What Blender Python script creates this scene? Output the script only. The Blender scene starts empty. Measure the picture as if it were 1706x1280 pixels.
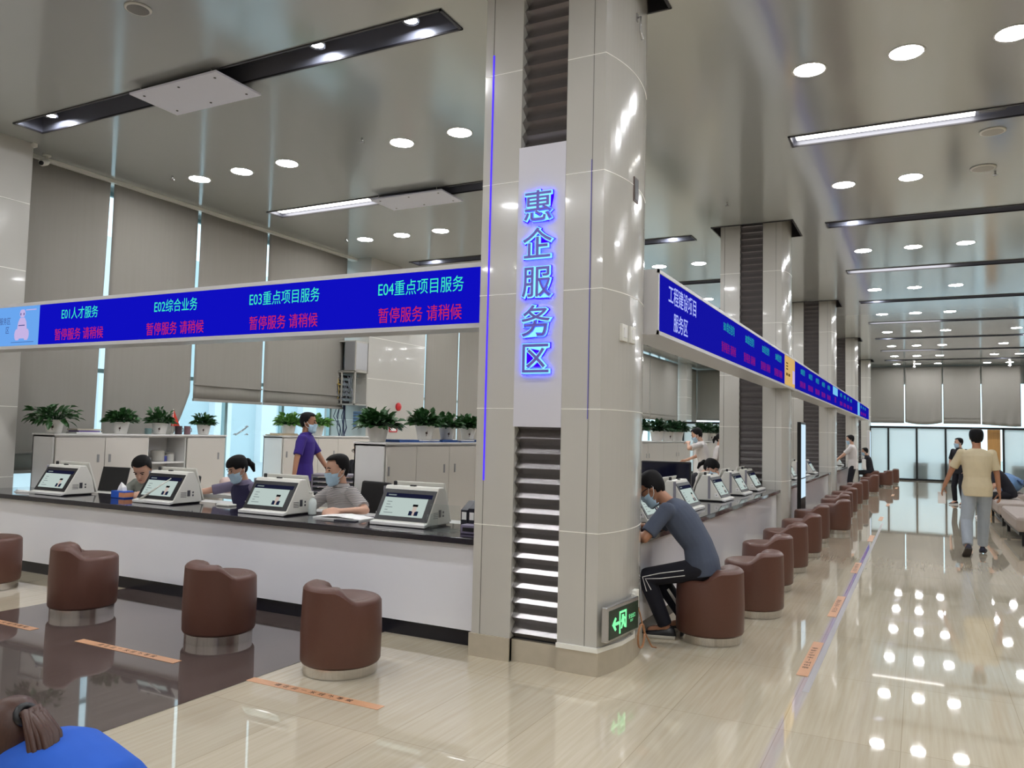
import bpy, bmesh, math, random
from mathutils import Vector, Matrix, Euler

# ------------------------------------------------------------------ camera, world, exposure
S = bpy.context.scene
COL = S.collection
R_ = math.radians
rnd = random.Random(7)
S.view_settings.view_transform = 'Standard'
S.view_settings.look = 'None'
S.view_settings.exposure = 0.0
S.view_settings.gamma = 1.0
S.view_settings.use_curve_mapping = False
S.cycles.use_denoising = True
S.cycles.max_bounces = 7
S.cycles.diffuse_bounces = 3
S.cycles.glossy_bounces = 4
S.cycles.transmission_bounces = 6
S.cycles.transparent_max_bounces = 8
S.cycles.caustics_reflective = False
S.cycles.caustics_refractive = False
S.cycles.sample_clamp_indirect = 6.0

cam = bpy.data.objects.new('camera', bpy.data.cameras.new('camera'))
COL.objects.link(cam)
cam.data.sensor_width = 36.0
cam.data.lens = 1314.2 / 1706 * 36
cam.data.clip_start = 0.05
cam.data.clip_end = 300
yaw, pitch, roll = 0.477652, 0.0609183, 0.0231674
fwd = Vector((-math.sin(yaw) * math.cos(pitch), math.cos(yaw) * math.cos(pitch), math.sin(pitch)))
rt = Vector((math.cos(yaw), math.sin(yaw), 0))
upv = rt.cross(fwd)
rr = math.cos(roll) * rt + math.sin(roll) * upv
uu = -math.sin(roll) * rt + math.cos(roll) * upv
M = Matrix((rr, uu, -fwd)).transposed().to_4x4()
M.translation = (0, 0, 1.6)
cam.matrix_world = M
S.camera = cam

W = bpy.data.worlds.new('overcast_sky')
S.world = W
W.use_nodes = True
bg = W.node_tree.nodes['Background']
bg.inputs[0].default_value = (0.86, 0.94, 1.0, 1)
bg.inputs[1].default_value = 2.1
LAMP = 108.0          # radiance of the round ceiling lamps

# ------------------------------------------------------------------ materials
def lin(c):
    c /= 255.0
    return c / 12.92 if c <= 0.04045 else ((c + 0.055) / 1.055) ** 2.4
def rgb(r, g, b): return (lin(r), lin(g), lin(b), 1)
MATS = {}
def mat(name, col, rough=0.5, metal=0.0, spec=0.5, noise=0.0, nscale=6.0, stretch=(1, 1, 1), coat=0.0, bump=0.0, sheen=0.0):
    if name in MATS: return MATS[name]
    m = bpy.data.materials.new(name); m.use_nodes = True
    nt = m.node_tree; p = nt.nodes['Principled BSDF']
    p.inputs['Base Color'].default_value = col
    p.inputs['Roughness'].default_value = rough
    p.inputs['Metallic'].default_value = metal
    p.inputs['Specular IOR Level'].default_value = spec
    p.inputs['Coat Weight'].default_value = coat
    p.inputs['Coat Roughness'].default_value = 0.04
    p.inputs['Sheen Weight'].default_value = sheen
    if noise or bump:
        tc = nt.nodes.new('ShaderNodeTexCoord'); mp = nt.nodes.new('ShaderNodeMapping')
        mp.inputs['Scale'].default_value = stretch
        n = nt.nodes.new('ShaderNodeTexNoise'); n.inputs['Scale'].default_value = nscale; n.inputs['Detail'].default_value = 5
        nt.links.new(tc.outputs['Object'], mp.inputs[0]); nt.links.new(mp.outputs[0], n.inputs['Vector'])
        if noise:
            mx = nt.nodes.new('ShaderNodeMixRGB'); mx.blend_type = 'MIX'
            mx.inputs[1].default_value = tuple(max(0, c * (1 - noise)) for c in col[:3]) + (1,)
            mx.inputs[2].default_value = tuple(min(1, c * (1 + noise)) for c in col[:3]) + (1,)
            nt.links.new(n.outputs[0], mx.inputs[0]); nt.links.new(mx.outputs[0], p.inputs['Base Color'])
        if bump:
            b = nt.nodes.new('ShaderNodeBump'); b.inputs['Strength'].default_value = bump; b.inputs['Distance'].default_value = 0.01
            nt.links.new(n.outputs[0], b.inputs['Height']); nt.links.new(b.outputs[0], p.inputs['Normal'])
    MATS[name] = m
    return m
def emit(name, col, strength):
    if name in MATS: return MATS[name]
    m = bpy.data.materials.new(name); m.use_nodes = True
    p = m.node_tree.nodes['Principled BSDF']
    p.inputs['Base Color'].default_value = (0.001, 0.001, 0.001, 1)
    p.inputs['Roughness'].default_value = 0.6; p.inputs['Specular IOR Level'].default_value = 0.0
    p.inputs['Emission Color'].default_value = col
    p.inputs['Emission Strength'].default_value = strength
    MATS[name] = m
    return m
def glass(name, tint=(0.85, 0.95, 0.97, 1), refl=0.06):
    m = bpy.data.materials.new(name); m.use_nodes = True
    nt = m.node_tree; nt.nodes.clear()
    o = nt.nodes.new('ShaderNodeOutputMaterial'); t = nt.nodes.new('ShaderNodeBsdfTransparent'); t.inputs[0].default_value = tint
    g = nt.nodes.new('ShaderNodeBsdfGlossy'); g.inputs['Roughness'].default_value = 0.02
    mx = nt.nodes.new('ShaderNodeMixShader')
    mx.inputs[0].default_value = refl; nt.links.new(t.outputs[0], mx.inputs[1]); nt.links.new(g.outputs[0], mx.inputs[2])
    nt.links.new(mx.outputs[0], o.inputs[0]); MATS[name] = m
    return m
def frosted(name, tint=(0.93, 0.97, 0.98, 1)):
    m = bpy.data.materials.new(name); m.use_nodes = True
    nt = m.node_tree; nt.nodes.clear()
    o = nt.nodes.new('ShaderNodeOutputMaterial'); t = nt.nodes.new('ShaderNodeBsdfTranslucent'); t.inputs[0].default_value = tint
    tr = nt.nodes.new('ShaderNodeBsdfTransparent'); tr.inputs[0].default_value = tint
    g = nt.nodes.new('ShaderNodeBsdfPrincipled'); g.inputs['Base Color'].default_value = (0.75, 0.8, 0.82, 1); g.inputs['Roughness'].default_value = 0.2
    m1 = nt.nodes.new('ShaderNodeMixShader'); m1.inputs[0].default_value = 0.35
    m2 = nt.nodes.new('ShaderNodeMixShader'); m2.inputs[0].default_value = 0.12
    nt.links.new(t.outputs[0], m1.inputs[1]); nt.links.new(tr.outputs[0], m1.inputs[2])
    nt.links.new(m1.outputs[0], m2.inputs[1]); nt.links.new(g.outputs[0], m2.inputs[2])
    nt.links.new(m2.outputs[0], o.inputs[0]); MATS[name] = m
    return m

mCLAD = mat('ivory_cladding', rgb(190, 187, 180), 0.16, coat=0.3)
mSEAM = mat('white_seam', rgb(240, 238, 230), 0.4)
mGROOVE = mat('grey_groove', rgb(120, 118, 112), 0.5)
mSTONE = mat('beige_skirting_stone', rgb(184, 174, 156), 0.25, noise=0.12, nscale=9)
mLOUV = mat('satin_louvre_metal', rgb(150, 146, 146), 0.27, 0.9)
mSIGNP = mat('lilac_white_panel', rgb(208, 206, 214), 0.35)
mWHITE = mat('white_laminate', rgb(226, 224, 222), 0.35)
mWHITEG = mat('white_gloss_panel', rgb(236, 236, 242), 0.12, coat=0.4)
mPLAST = mat('white_plastic', rgb(222, 220, 212), 0.4)
mPLASTG = mat('warm_grey_plastic', rgb(176, 172, 164), 0.45)
mGRAN = mat('dark_granite', rgb(34, 31, 40), 0.08, noise=0.5, nscale=160, coat=0.3)
mTOE = mat('black_toe_kick', rgb(22, 22, 32), 0.25)
mBLACK = mat('black_plastic', rgb(20, 20, 24), 0.4)
mDARK = mat('dark_recess', rgb(58, 58, 66), 0.45)
mBLKMET = mat('black_metal', rgb(22, 23, 24), 0.4, 0.3)
mALU = mat('brushed_aluminium', rgb(200, 200, 202), 0.25, 0.9)
mSTEEL = mat('polished_steel_band', rgb(214, 210, 206), 0.17, 1.0, noise=0.2, nscale=14, stretch=(8, 8, 0.2))
mFRAME = mat('grey_board_frame', rgb(198, 196, 196), 0.35)
mLEATH = mat('brown_leather', rgb(94, 60, 49), 0.42, noise=0.06, nscale=60, bump=0.05)
mBLIND = mat('grey_blind_fabric', rgb(146, 141, 134), 0.9, noise=0.05, nscale=3, stretch=(1, 6, 0.3))
mCAB = mat('cream_cabinet_door', rgb(208, 202, 194), 0.4)
mPOT = mat('white_pot', rgb(230, 226, 220), 0.35)
mLEAF = mat('green_leaf', rgb(48, 88, 44), 0.4, noise=0.5, nscale=9)
mLEAF2 = mat('dark_green_leaf', rgb(34, 66, 38), 0.4, noise=0.5, nscale=9)
mSOIL = mat('potting_soil', rgb(50, 38, 30), 0.9)
mSKIN = mat('skin', rgb(214, 168, 144), 0.5)
mHAIR = mat('black_hair', rgb(17, 15, 17), 0.65, spec=0.2, noise=0.3, nscale=40, stretch=(6, 6, 1))
mEYE = mat('dark_eye', rgb(30, 22, 20), 0.2)
mLIP = mat('lip', rgb(170, 100, 92), 0.5)
mMASK = mat('blue_mask', rgb(176, 204, 224), 0.8)
mLOOP = mat('mask_loop', rgb(235, 235, 235), 0.8)
mPAPER = mat('paper', rgb(236, 234, 232), 0.7)
mORANGE = mat('orange_tape', rgb(212, 160, 122), 0.35)
mTAPE = mat('grey_tape', rgb(176, 172, 172), 0.3)
mINK = mat('dark_ink', rgb(60, 38, 28), 0.6)
mWOOD = mat('light_wood', rgb(186, 140, 80), 0.5, noise=0.2, nscale=4, stretch=(6, 6, 0.4))
mBENCH = mat('taupe_bench_fabric', rgb(160, 148, 140), 0.8, noise=0.06, nscale=20)
mDENIM = mat('blue_denim_cloth', rgb(96, 130, 172), 0.85, noise=0.15, nscale=14)
mGREY = mat('grey_metal', rgb(150, 150, 152), 0.4, 0.4)
mRED = mat('red_plastic', rgb(190, 40, 44), 0.4)
mLAMP = emit('lamp_diffuser', (0.96, 0.975, 1.0, 1), LAMP)
mTUBE = emit('strip_diffuser', (1, 0.97, 0.90, 1), 7.0)
mSPOT = emit('spot_lens', (0.9, 0.93, 1, 1), 110.0)
mBLUE = emit('blue_led_screen', (0.004, 0.004, 0.52, 1), 1.0)
mCYAN = emit('green_led_text', (0.05, 0.85, 0.55, 1), 1.0)
mREDT = emit('red_led_text', (0.60, 0.02, 0.07, 1), 1.0)
mWTXT = emit('white_led_text', (0.42, 0.48, 1.0, 1), 1.0)
mGLASS = glass('clear_glass')
mACRYL = glass('acrylic', (0.95, 0.97, 0.97, 1))
mFROST = frosted('frosted_glass')

# ------------------------------------------------------------------ mesh builder
class MB:
    def __init__(s): s.v = []; s.f = []; s.m = []
    def face(s, pts, mi=0):
        b = len(s.v); s.v += [tuple(p) for p in pts]; s.f.append(tuple(range(b, b + len(pts)))); s.m.append(mi); return s
    def box(s, x0, x1, y0, y1, z0, z1, mi=0):
        b = len(s.v)
        s.v += [(x, y, z) for z in (z0, z1) for y in (y0, y1) for x in (x0, x1)]
        for q in ((0, 2, 3, 1), (4, 5, 7, 6), (0, 1, 5, 4), (2, 6, 7, 3), (0, 4, 6, 2), (1, 3, 7, 5)):
            s.f.append(tuple(b + i for i in q)); s.m.append(mi)
        return s
    def inbox(s, x0, x1, y0, y1, z0, z1, mi=0):      # open at the bottom, faces turned inwards
        b = len(s.v)
        s.v += [(x, y, z) for z in (z0, z1) for y in (y0, y1) for x in (x0, x1)]
        for q in ((4, 6, 7, 5), (0, 4, 5, 1), (2, 3, 7, 6), (0, 2, 6, 4), (1, 5, 7, 3)):
            s.f.append(tuple(b + i for i in q)); s.m.append(mi)
        return s
    def loft(s, rings, cap=True, closed=True, mi=0):
        b = len(s.v); n = len(rings[0])
        for r in rings: s.v += [tuple(p) for p in r]
        for i in range(len(rings) - 1):
            for j in range(n if closed else n - 1):
                k = (j + 1) % n
                s.f.append((b + i * n + j, b + i * n + k, b + (i + 1) * n + k, b + (i + 1) * n + j)); s.m.append(mi)
        if cap:
            s.f.append(tuple(b + j for j in reversed(range(n)))); s.m.append(mi)
            s.f.append(tuple(b + (len(rings) - 1) * n + j for j in range(n))); s.m.append(mi)
        return s
    def tube(s, path, rad, n=10, cap=True, mi=0):
        P = [Vector(p) for p in path]
        rads = rad if isinstance(rad, (list, tuple)) else [rad] * len(P)
        rings = []; prev = None
        for i, p in enumerate(P):
            t = (P[min(i + 1, len(P) - 1)] - P[max(i - 1, 0)])
            t = t.normalized() if t.length > 1e-9 else Vector((0, 0, 1))
            if prev is None:
                a = Vector((1, 0, 0)) if abs(t.x) < 0.9 else Vector((0, 1, 0))
                u = t.cross(a).normalized()
            else:
                u = (prev - t * prev.dot(t)).normalized()
            prev = u; w = t.cross(u)
            rings.append([p + (u * math.cos(2 * math.pi * k / n) + w * math.sin(2 * math.pi * k / n)) * rads[i] for k in range(n)])
        return s.loft(rings, cap, True, mi)
    def capsule(s, a, b, ra, rb, n=12):
        a = Vector(a); b = Vector(b); d = (b - a); L = d.length; d = d / L if L > 1e-9 else Vector((0, 0, 1))
        pts = [a - d * ra * 0.95, a - d * ra * 0.6, a, b, b + d * rb * 0.6, b + d * rb * 0.95]
        return s.tube(pts, [ra * 0.3, ra * 0.8, ra, rb, rb * 0.8, rb * 0.3], n)
    def lathe(s, prof, n=24, c=(0, 0, 0), mi=0, cap=True):
        rings = [[(c[0] + r * math.cos(2 * math.pi * k / n), c[1] + r * math.sin(2 * math.pi * k / n), c[2] + z) for k in range(n)] for r, z in prof]
        return s.loft(rings, cap, True, mi)
    def ell(s, c, rx, ry, rz, n=16, mi=0, mtx=None):
        rings = []
        for i in range(1, n // 2):
            ph = -math.pi / 2 + math.pi * i / (n // 2)
            r = []
            for k in range(n):
                v = Vector((rx * math.cos(ph) * math.cos(2 * math.pi * k / n), ry * math.cos(ph) * math.sin(2 * math.pi * k / n), rz * math.sin(ph)))
                if mtx is not None: v = mtx @ v
                r.append(Vector(c) + v)
            rings.append(r)
        return s.loft(rings, True, True, mi)
    def prism(s, poly, a0, a1, axis='x', mi=0):       # poly of (u, w): axis x -> (y,z), y -> (x,z), z -> (x,y)
        def P(u, w, a): return {'x': (a, u, w), 'y': (u, a, w), 'z': (u, w, a)}[axis]
        return s.loft([[P(u, w, a0) for u, w in poly], [P(u, w, a1) for u, w in poly]], True, True, mi)
    def build(s, name, mats, parent=None, smooth=False, bev=0.0, loc=None, rotz=0.0, fix=True):
        me = bpy.data.meshes.new(name); me.from_pydata(s.v, [], s.f)
        mats = mats if isinstance(mats, (list, tuple)) else [mats]
        for m in mats: me.materials.append(m)
        for p, mi in zip(me.polygons, s.m): p.material_index = mi
        if fix:
            bm = bmesh.new(); bm.from_mesh(me); bmesh.ops.recalc_face_normals(bm, faces=bm.faces); bm.to_mesh(me); bm.free()
        if smooth:
            for p in me.polygons: p.use_smooth = True
        me.update()
        o = bpy.data.objects.new(name, me); COL.objects.link(o)
        if parent: o.parent = parent
        if loc is not None: o.location = loc
        o.rotation_euler.z = rotz
        if smooth == 'auto':
            for p in me.polygons: p.use_smooth = True
            if hasattr(me, 'set_sharp_from_angle'): me.set_sharp_from_angle(angle=R_(38))
        if bev:
            b = o.modifiers.new('bev', 'BEVEL'); b.width = bev; b.segments = 2; b.limit_method = 'ANGLE'; b.angle_limit = R_(40)
        return o

def tag(o, label, cat, group=None):
    o['label'] = label; o['category'] = cat
    if group: o['group'] = group
    return o
def struct(o, label=None):
    o['kind'] = 'structure'
    if label: o['label'] = label
    return o
def thing(name, label, cat, loc=(0, 0, 0), rotz=0.0, group=None):
    o = bpy.data.objects.new(name, None); COL.objects.link(o)
    o.empty_display_size = 0.1; o.location = loc; o.rotation_euler = (0, 0, rotz)
    return tag(o, label, cat, group)
def dup(src, loc, rotz, label, group=None):
    r = src.copy(); COL.objects.link(r); r.location = loc; r.rotation_euler = (0, 0, rotz); r['label'] = label
    if group: r['group'] = group
    for ch in list(src.children):
        c = ch.copy(); COL.objects.link(c); c.parent = r
        for g in list(ch.children):
            d = g.copy(); COL.objects.link(d); d.parent = c
    return r
TXT = {}
def text_obj(name, body, size, m, parent, loc, face='-y', sx=1.0, extrude=0.001, offset=0.0, align='CENTER'):
    key = (body, extrude, offset, align)
    if key not in TXT:
        c = bpy.data.curves.new('t', 'FONT'); c.body = body; c.size = 1.0; c.align_x = align; c.align_y = 'CENTER'
        c.extrude = extrude; c.offset = offset; c.resolution_u = 3
        t = bpy.data.objects.new('t', c); COL.objects.link(t)
        dg = bpy.context.evaluated_depsgraph_get(); dg.update()
        me = bpy.data.meshes.new_from_object(t.evaluated_get(dg))
        bpy.data.objects.remove(t); TXT[key] = me
    me = TXT[key].copy(); me.materials.clear(); me.materials.append(m)
    o = bpy.data.objects.new(name, me); COL.objects.link(o)
    if parent: o.parent = parent
    o.location = loc; o.scale = (size * sx, size, size)
    o.rotation_euler = {'-y': (R_(90), 0, 0), '+x': (R_(90), 0, R_(90)), 'up': (0, 0, 0), 'upy': (0, 0, R_(90))}[face]
    return o

# ------------------------------------------------------------------ floor
def floor_mat(name, c1, c2, rough, grout):
    m = bpy.data.materials.new(name); m.use_nodes = True; nt = m.node_tree; p = nt.nodes['Principled BSDF']
    N = nt.nodes.new; L = nt.links.new
    tc = N('ShaderNodeTexCoord'); mp = N('ShaderNodeMapping'); mp.inputs['Scale'].default_value = (26, 0.9, 1)
    n = N('ShaderNodeTexNoise'); n.inputs['Scale'].default_value = 1.6; n.inputs['Detail'].default_value = 6
    L(tc.outputs['Object'], mp.inputs[0]); L(mp.outputs[0], n.inputs['Vector'])
    cr = N('ShaderNodeValToRGB'); cr.color_ramp.elements[0].position = 0.35; cr.color_ramp.elements[1].position = 0.66
    cr.color_ramp.elements[0].color = c1; cr.color_ramp.elements[1].color = c2
    L(n.outputs[0], cr.inputs[0])
    mp2 = N('ShaderNodeMapping'); mp2.inputs['Location'].default_value = (0.7, 0.15, 0)
    br = N('ShaderNodeTexBrick'); br.offset = 0.0
    br.inputs['Color1'].default_value = (1, 1, 1, 1); br.inputs['Color2'].default_value = (0.93, 0.93, 0.93, 1)
    br.inputs['Mortar'].default_value = grout; br.inputs['Scale'].default_value = 1.0
    br.inputs['Mortar Size'].default_value = 0.0022; br.inputs['Brick Width'].default_value = 1.2; br.inputs['Row Height'].default_value = 0.6
    rot = N('ShaderNodeVectorRotate'); rot.rotation_type = 'Z_AXIS'; rot.inputs['Angle'].default_value = R_(90)
    L(tc.outputs['Object'], mp2.inputs[0]); L(mp2.outputs[0], rot.inputs['Vector']); L(rot.outputs[0], br.inputs['Vector'])
    mx = N('ShaderNodeMixRGB'); mx.blend_type = 'MULTIPLY'; mx.inputs[0].default_value = 1.0
    L(cr.outputs[0], mx.inputs[1]); L(br.outputs[0], mx.inputs[2]); L(mx.outputs[0], p.inputs['Base Color'])
    p.inputs['Roughness'].default_value = rough; p.inputs['Specular IOR Level'].default_value = 0.6
    n2 = N('ShaderNodeTexNoise'); n2.inputs['Scale'].default_value = 1.7; L(tc.outputs['Object'], n2.inputs['Vector'])
    b = N('ShaderNodeBump'); b.inputs['Strength'].default_value = 0.008; b.inputs['Distance'].default_value = 0.02
    p.inputs['Coat Weight'].default_value = 0.5; p.inputs['Coat Roughness'].default_value = 0.02
    L(n2.outputs[0], b.inputs['Height']); L(b.outputs[0], p.inputs['Normal'])
    return m
mFLOOR = floor_mat('beige_polished_tile', rgb(202, 189, 164), rgb(211, 200, 178), 0.03, (0.72, 0.7, 0.66, 1))
mFLOORD = floor_mat('brown_polished_tile', rgb(84, 72, 68), rgb(100, 88, 84), 0.05, (1.5, 1.5, 1.5, 1))
X0, X1, Y0, Y1, H = -10.7, 7.0, -7.0, 40.3, 5.0
struct(MB().face([(X0, Y0, 0), (X1, Y0, 0), (X1, Y1, 0), (X0, Y1, 0)]).build('floor', mFLOOR), 'polished beige streaked tile floor of the service hall')
struct(MB().face([(-6.85, Y0, 0.002), (-3.77, Y0, 0.002), (-3.77, 5.25, 0.002), (-6.85, 5.25, 0.002)]).build('floor_inlay', mFLOORD), 'dark brown polished tile band in front of the long white counter')

# ------------------------------------------------------------------ ceiling with openings
PY = [5.0, 12.85, 20.7, 28.55, 36.4]
SLOTY = [5.36 - 3.93, 5.36, 9.31, 13.25, 17.17, 21.1, 25.0, 28.95, 32.9, 36.8]
SLOTX = [(-9.17, -3.43), (-1.28, 4.45)]
holes = [(-3.0, -1.727, y - 0.15, y + 0.95) for y in PY] + [(a, b, y - 0.16, y + 0.16) for y in SLOTY for a, b in SLOTX]
def ceil_mat():
    m = bpy.data.materials.new('glossy_ceiling_panel'); m.use_nodes = True; nt = m.node_tree; p = nt.nodes['Principled BSDF']
    p.inputs['Base Color'].default_value = rgb(182, 184, 183); p.inputs['Roughness'].default_value = 0.13
    p.inputs['Specular IOR Level'].default_value = 0.9; p.inputs['Metallic'].default_value = 0.3
    tc = nt.nodes.new('ShaderNodeTexCoord'); n = nt.nodes.new('ShaderNodeTexNoise'); n.inputs['Scale'].default_value = 0.9
    b = nt.nodes.new('ShaderNodeBump'); b.inputs['Strength'].default_value = 0.035; b.inputs['Distance'].default_value = 0.03
    nt.links.new(tc.outputs['Object'], n.inputs['Vector']); nt.links.new(n.outputs[0], b.inputs['Height']); nt.links.new(b.outputs[0], p.inputs['Normal'])
    return m
mCEIL = ceil_mat()
xs = sorted(set([X0, X1] + [v for h in holes for v in h[:2]])); ys = sorted(set([Y0, Y1] + [v for h in holes for v in h[2:]]))
c = MB()
for i in range(len(xs) - 1):
    for j in range(len(ys) - 1):
        mx_, my_ = (xs[i] + xs[i + 1]) / 2, (ys[j] + ys[j + 1]) / 2
        if any(h[0] < mx_ < h[1] and h[2] < my_ < h[3] for h in holes): continue
        c.face([(xs[i], ys[j], H), (xs[i], ys[j + 1], H), (xs[i + 1], ys[j + 1], H), (xs[i + 1], ys[j], H)])
struct(c.build('ceiling', mCEIL, fix=False), 'glossy grey panel ceiling')
mVOID = mat('dark_ceiling_void', rgb(44, 42, 48), 0.6)
for y in PY:
    b = MB(); b.inbox(-3.0, -1.727, y - 0.15, y + 0.95, H, H + 0.5)
    for (x0, x1, y0, y1) in ((-3.0, -1.727, y - 0.15, y - 0.13), (-3.0, -1.727, y + 0.93, y + 0.95), (-3.0, -2.98, y - 0.15, y + 0.95), (-1.747, -1.727, y - 0.15, y + 0.95)):
        b.box(x0, x1, y0, y1, H - 0.012, H)
    struct(b.build('ceiling_opening', mVOID, fix=False), 'dark square opening in the ceiling around a pillar')

# ------------------------------------------------------------------ walls
mWALL = mat('pale_wall', rgb(186, 182, 174), 0.5)
struct(MB().box(X1, X1 + 0.2, Y0, Y1, 0, H).build('wall_right', mat('grey_taupe_wall', rgb(112, 106, 98), .6)))
struct(MB().box(X0, X1, Y0 - 0.2, Y0, 0, H).build('wall_back', mWALL))
struct(MB().box(X0 - 0.2, X0, Y0, 5.0, 0, H).build('wall_left', mWALL))
struct(MB().box(X0, X1, Y1, Y1 + 0.2, 4.2, H + 0.5).build('wall_far', mWALL))
LC = [(5.0, 5.71), (12.45, 14.45), (20.7, 21.6), (28.55, 29.45), (36.4, 37.3)]
for (a, b) in LC:
    m = MB(); m.box(X0, -9.65, a, b, 0, H, 0)
    for z in (0.93, 1.768, 2.595, 3.417, 4.246):
        m.box(-9.655, -9.647, a + 0.005, b - 0.005, z - 0.004, z + 0.004, 1); m.box(X0, -9.652, a - 0.002, a, z - 0.004, z + 0.004, 1)
    m.box(X0 + .02, -9.635, a + .002, b - .002, 0, 0.16, 2)
    struct(m.build('trim_window_column', [mCLAD, mSEAM, mSTONE]), 'ivory clad column on the window wall')
mWFR = mat('pale_teal_window_frame', rgb(166, 190, 192), 0.35, 0.4)
wn = 0
for i in range(5):
    a = LC[i][1]; b = LC[i + 1][0] if i < 4 else Y1
    n = max(1, round((b - a) / 1.35)); wn += 1
    m = MB()
    for k in range(n + 1):
        y = a + (b - a) * k / n
        m.box(X0 + .08, X0 + .16, max(a, y - 0.03), min(b, y + 0.03), 0.0, H - .001)
    for z in (0.03, 2.35, 4.96): m.box(X0 + .09, X0 + .15, a, b, z - 0.03, z + 0.03)
    w = struct(m.build('window_%d' % wn, mWFR)); 
    g = MB().box(X0 + .115, X0 + .125, a, b, 0.0, H).build('glass', mGLASS, w)
# ground and a plain pale building outside
mOUT = mat('pale_paving', rgb(196, 200, 202), 0.8)
struct(MB().face([(-60, -30, -0.15), (X0 - .2, -30, -0.15), (X0 - .2, 90, -0.15), (-60, 90, -0.15)]).face([(X0 - .2, Y1 + .2, -0.15), (40, Y1 + .2, -0.15), (40, 90, -0.15), (X0 - .2, 90, -0.15)]).build('ground_outside', mOUT))

fa = MB(); fa.box(-30, -29, -10, 60, -.15, 9, 0)
for k in range(24): fa.box(-29, -28.6, -9 + 2.9 * k, -8 + 2.9 * k, -.15, 9, 1)
struct(fa.build('building_outside', [mat('pale_blue_facade', rgb(212, 228, 234), .5), mat('white_pilaster', rgb(246, 248, 250), .6)]))

# ------------------------------------------------------------------ pillars
def bulge(t):            # plan of the curved right side, t from the front face
    return -1.913 + 0.3535 * t * 1.0 - 0.4109 * t * t + 0.0 if t < 0.43 else -1.837 - 0.3245 * (t - 0.43) ** 2
def right_poly(off=0.0, n=14):
    P = [(-2.2 - off * 0, -off), (-2.0, -off), (bulge(0) + off * .6, -off)]
    for k in range(n + 1):
        t = 0.86 * k / n
        P.append((bulge(t) + off, t if 0 < k < n else (t - off * .6 if k == 0 else t + off)))
    P.append((-2.2, 0.86 + off))
    return P
SEAMS = (0.933, 1.768, 2.595, 3.417, 4.246)
def louvre(z0, z1):
    m = MB(); P = []; p = 0.1045; n = int((z1 - z0) / p)
    for k in range(n):
        z = z0 + k * p
        P += [(0.072, z), (0.018, z + p * 0.42)]
    P.append((0.072, z0 + n * p)); 
    for a, b in zip(P, P[1:]): m.face([(-2.565, a[0], a[1]), (-2.195, a[0], a[1]), (-2.195, b[0], b[1]), (-2.565, b[0], b[1])])
    if P[-1][1] < z1: m.face([(-2.565, .072, P[-1][1]), (-2.195, .072, P[-1][1]), (-2.195, .072, z1), (-2.565, .072, z1)])
    return m
def pillar(y, first):
    e = bpy.data.objects.new('pillar', None); COL.objects.link(e); e.location = (0, y, 0); struct(e, 'ivory clad pillar with a corrugated metal louvre strip')
    m = MB(); top = H + .45
    m.box(-2.87, -2.806, 0, 0.86, 0, top); m.box(-2.80, -2.56, 0, 0.86, 0, top); m.box(-2.81, -2.79, 0.006, 0.86, 0, top, 1)
    m.prism(right_poly(), 0, top, 'z')
    m.build('cladding', [mCLAD, mGROOVE], e)
    MB().box(-2.56, -2.2, 0.075, 0.86, 0, top).build('core', mDARK, e)
    s = MB()
    for z in SEAMS:
        s.box(-2.872, -2.56, -0.0015, 0.86, z - 0.003, z + 0.003)
        s.prism(right_poly(0.0015), z - 0.003, z + 0.003, 'z')
    s.build('panel_seam', mSEAM, e)
    g = MB(); g.box(-2.003, -1.998, -0.001, 0.002, 0.17, top); g.build('groove', mGROOVE, e)
    k = MB(); k.box(-2.885, -2.56, -0.015, 0.875, 0, 0.16); k.box(-2.56, -2.2, 0.03, .07, 0, 0.15); k.prism(right_poly(0.015), 0, 0.155, 'z')
    k.build('skirting', mSTONE, e)
    louvre(0.155, top).build('louvre', mLOUV, e, fix=False)
    return e
p1 = pillar(PY[0], True)
for y in PY[1:]: pillar(y, False)

# the blue lit sign on the first pillar
sg = thing('pillar_sign', 'tall pale sign panel with five blue backlit characters on the front pillar', 'sign', (-2.385, 5.0, 0))
MB().box(-0.185, 0.185, -0.004, 0.05, 1.64, 3.66).build('sign_panel', mSIGNP, sg)
mHALO = emit('blue_halo_led', (0.004, 0.0, 1.0, 1), 13.0); mNEON = emit('cyan_white_led', (0.22, 0.68, 1.0, 1), 1.4)
mFACE = mat('lilac_letter_face', rgb(112, 98, 200), 0.4)
for ch, z in zip('惠企服务区', (3.193, 2.921, 2.649, 2.368, 2.105)):
    a = text_obj('character', ch, 0.238, mHALO, sg, (-0.012, -0.012, z), extrude=0.02, offset=0.05)
    text_obj('lit_edge', ch, 1.0, mNEON, a, (0, 0, 0.05), face='up', extrude=0.03, offset=0.03)
    text_obj('letter_face', ch, 1.0, mFACE, a, (0, 0, 0.085), face='up', extrude=0.015, offset=0.004)
mLEDV = emit('violet_led_strip', (0.07, 0.03, 1.0, 1), 1.5)
tag(MB().box(-2.806, -2.795, 4.995, 5.001, 1.25, 4.4).build('led_strip', mLEDV), 'thin violet blue light line on the left side of the front pillar', 'light strip')
tag(MB().box(-2.007, -2.003, 4.9965, 5.001, 1.7, 3.5).build('led_strip', emit('dim_violet_led', (0.2, 0.18, 0.7, 1), 0.55)), 'faint violet light line near the right corner of the front pillar', 'light strip')
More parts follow.
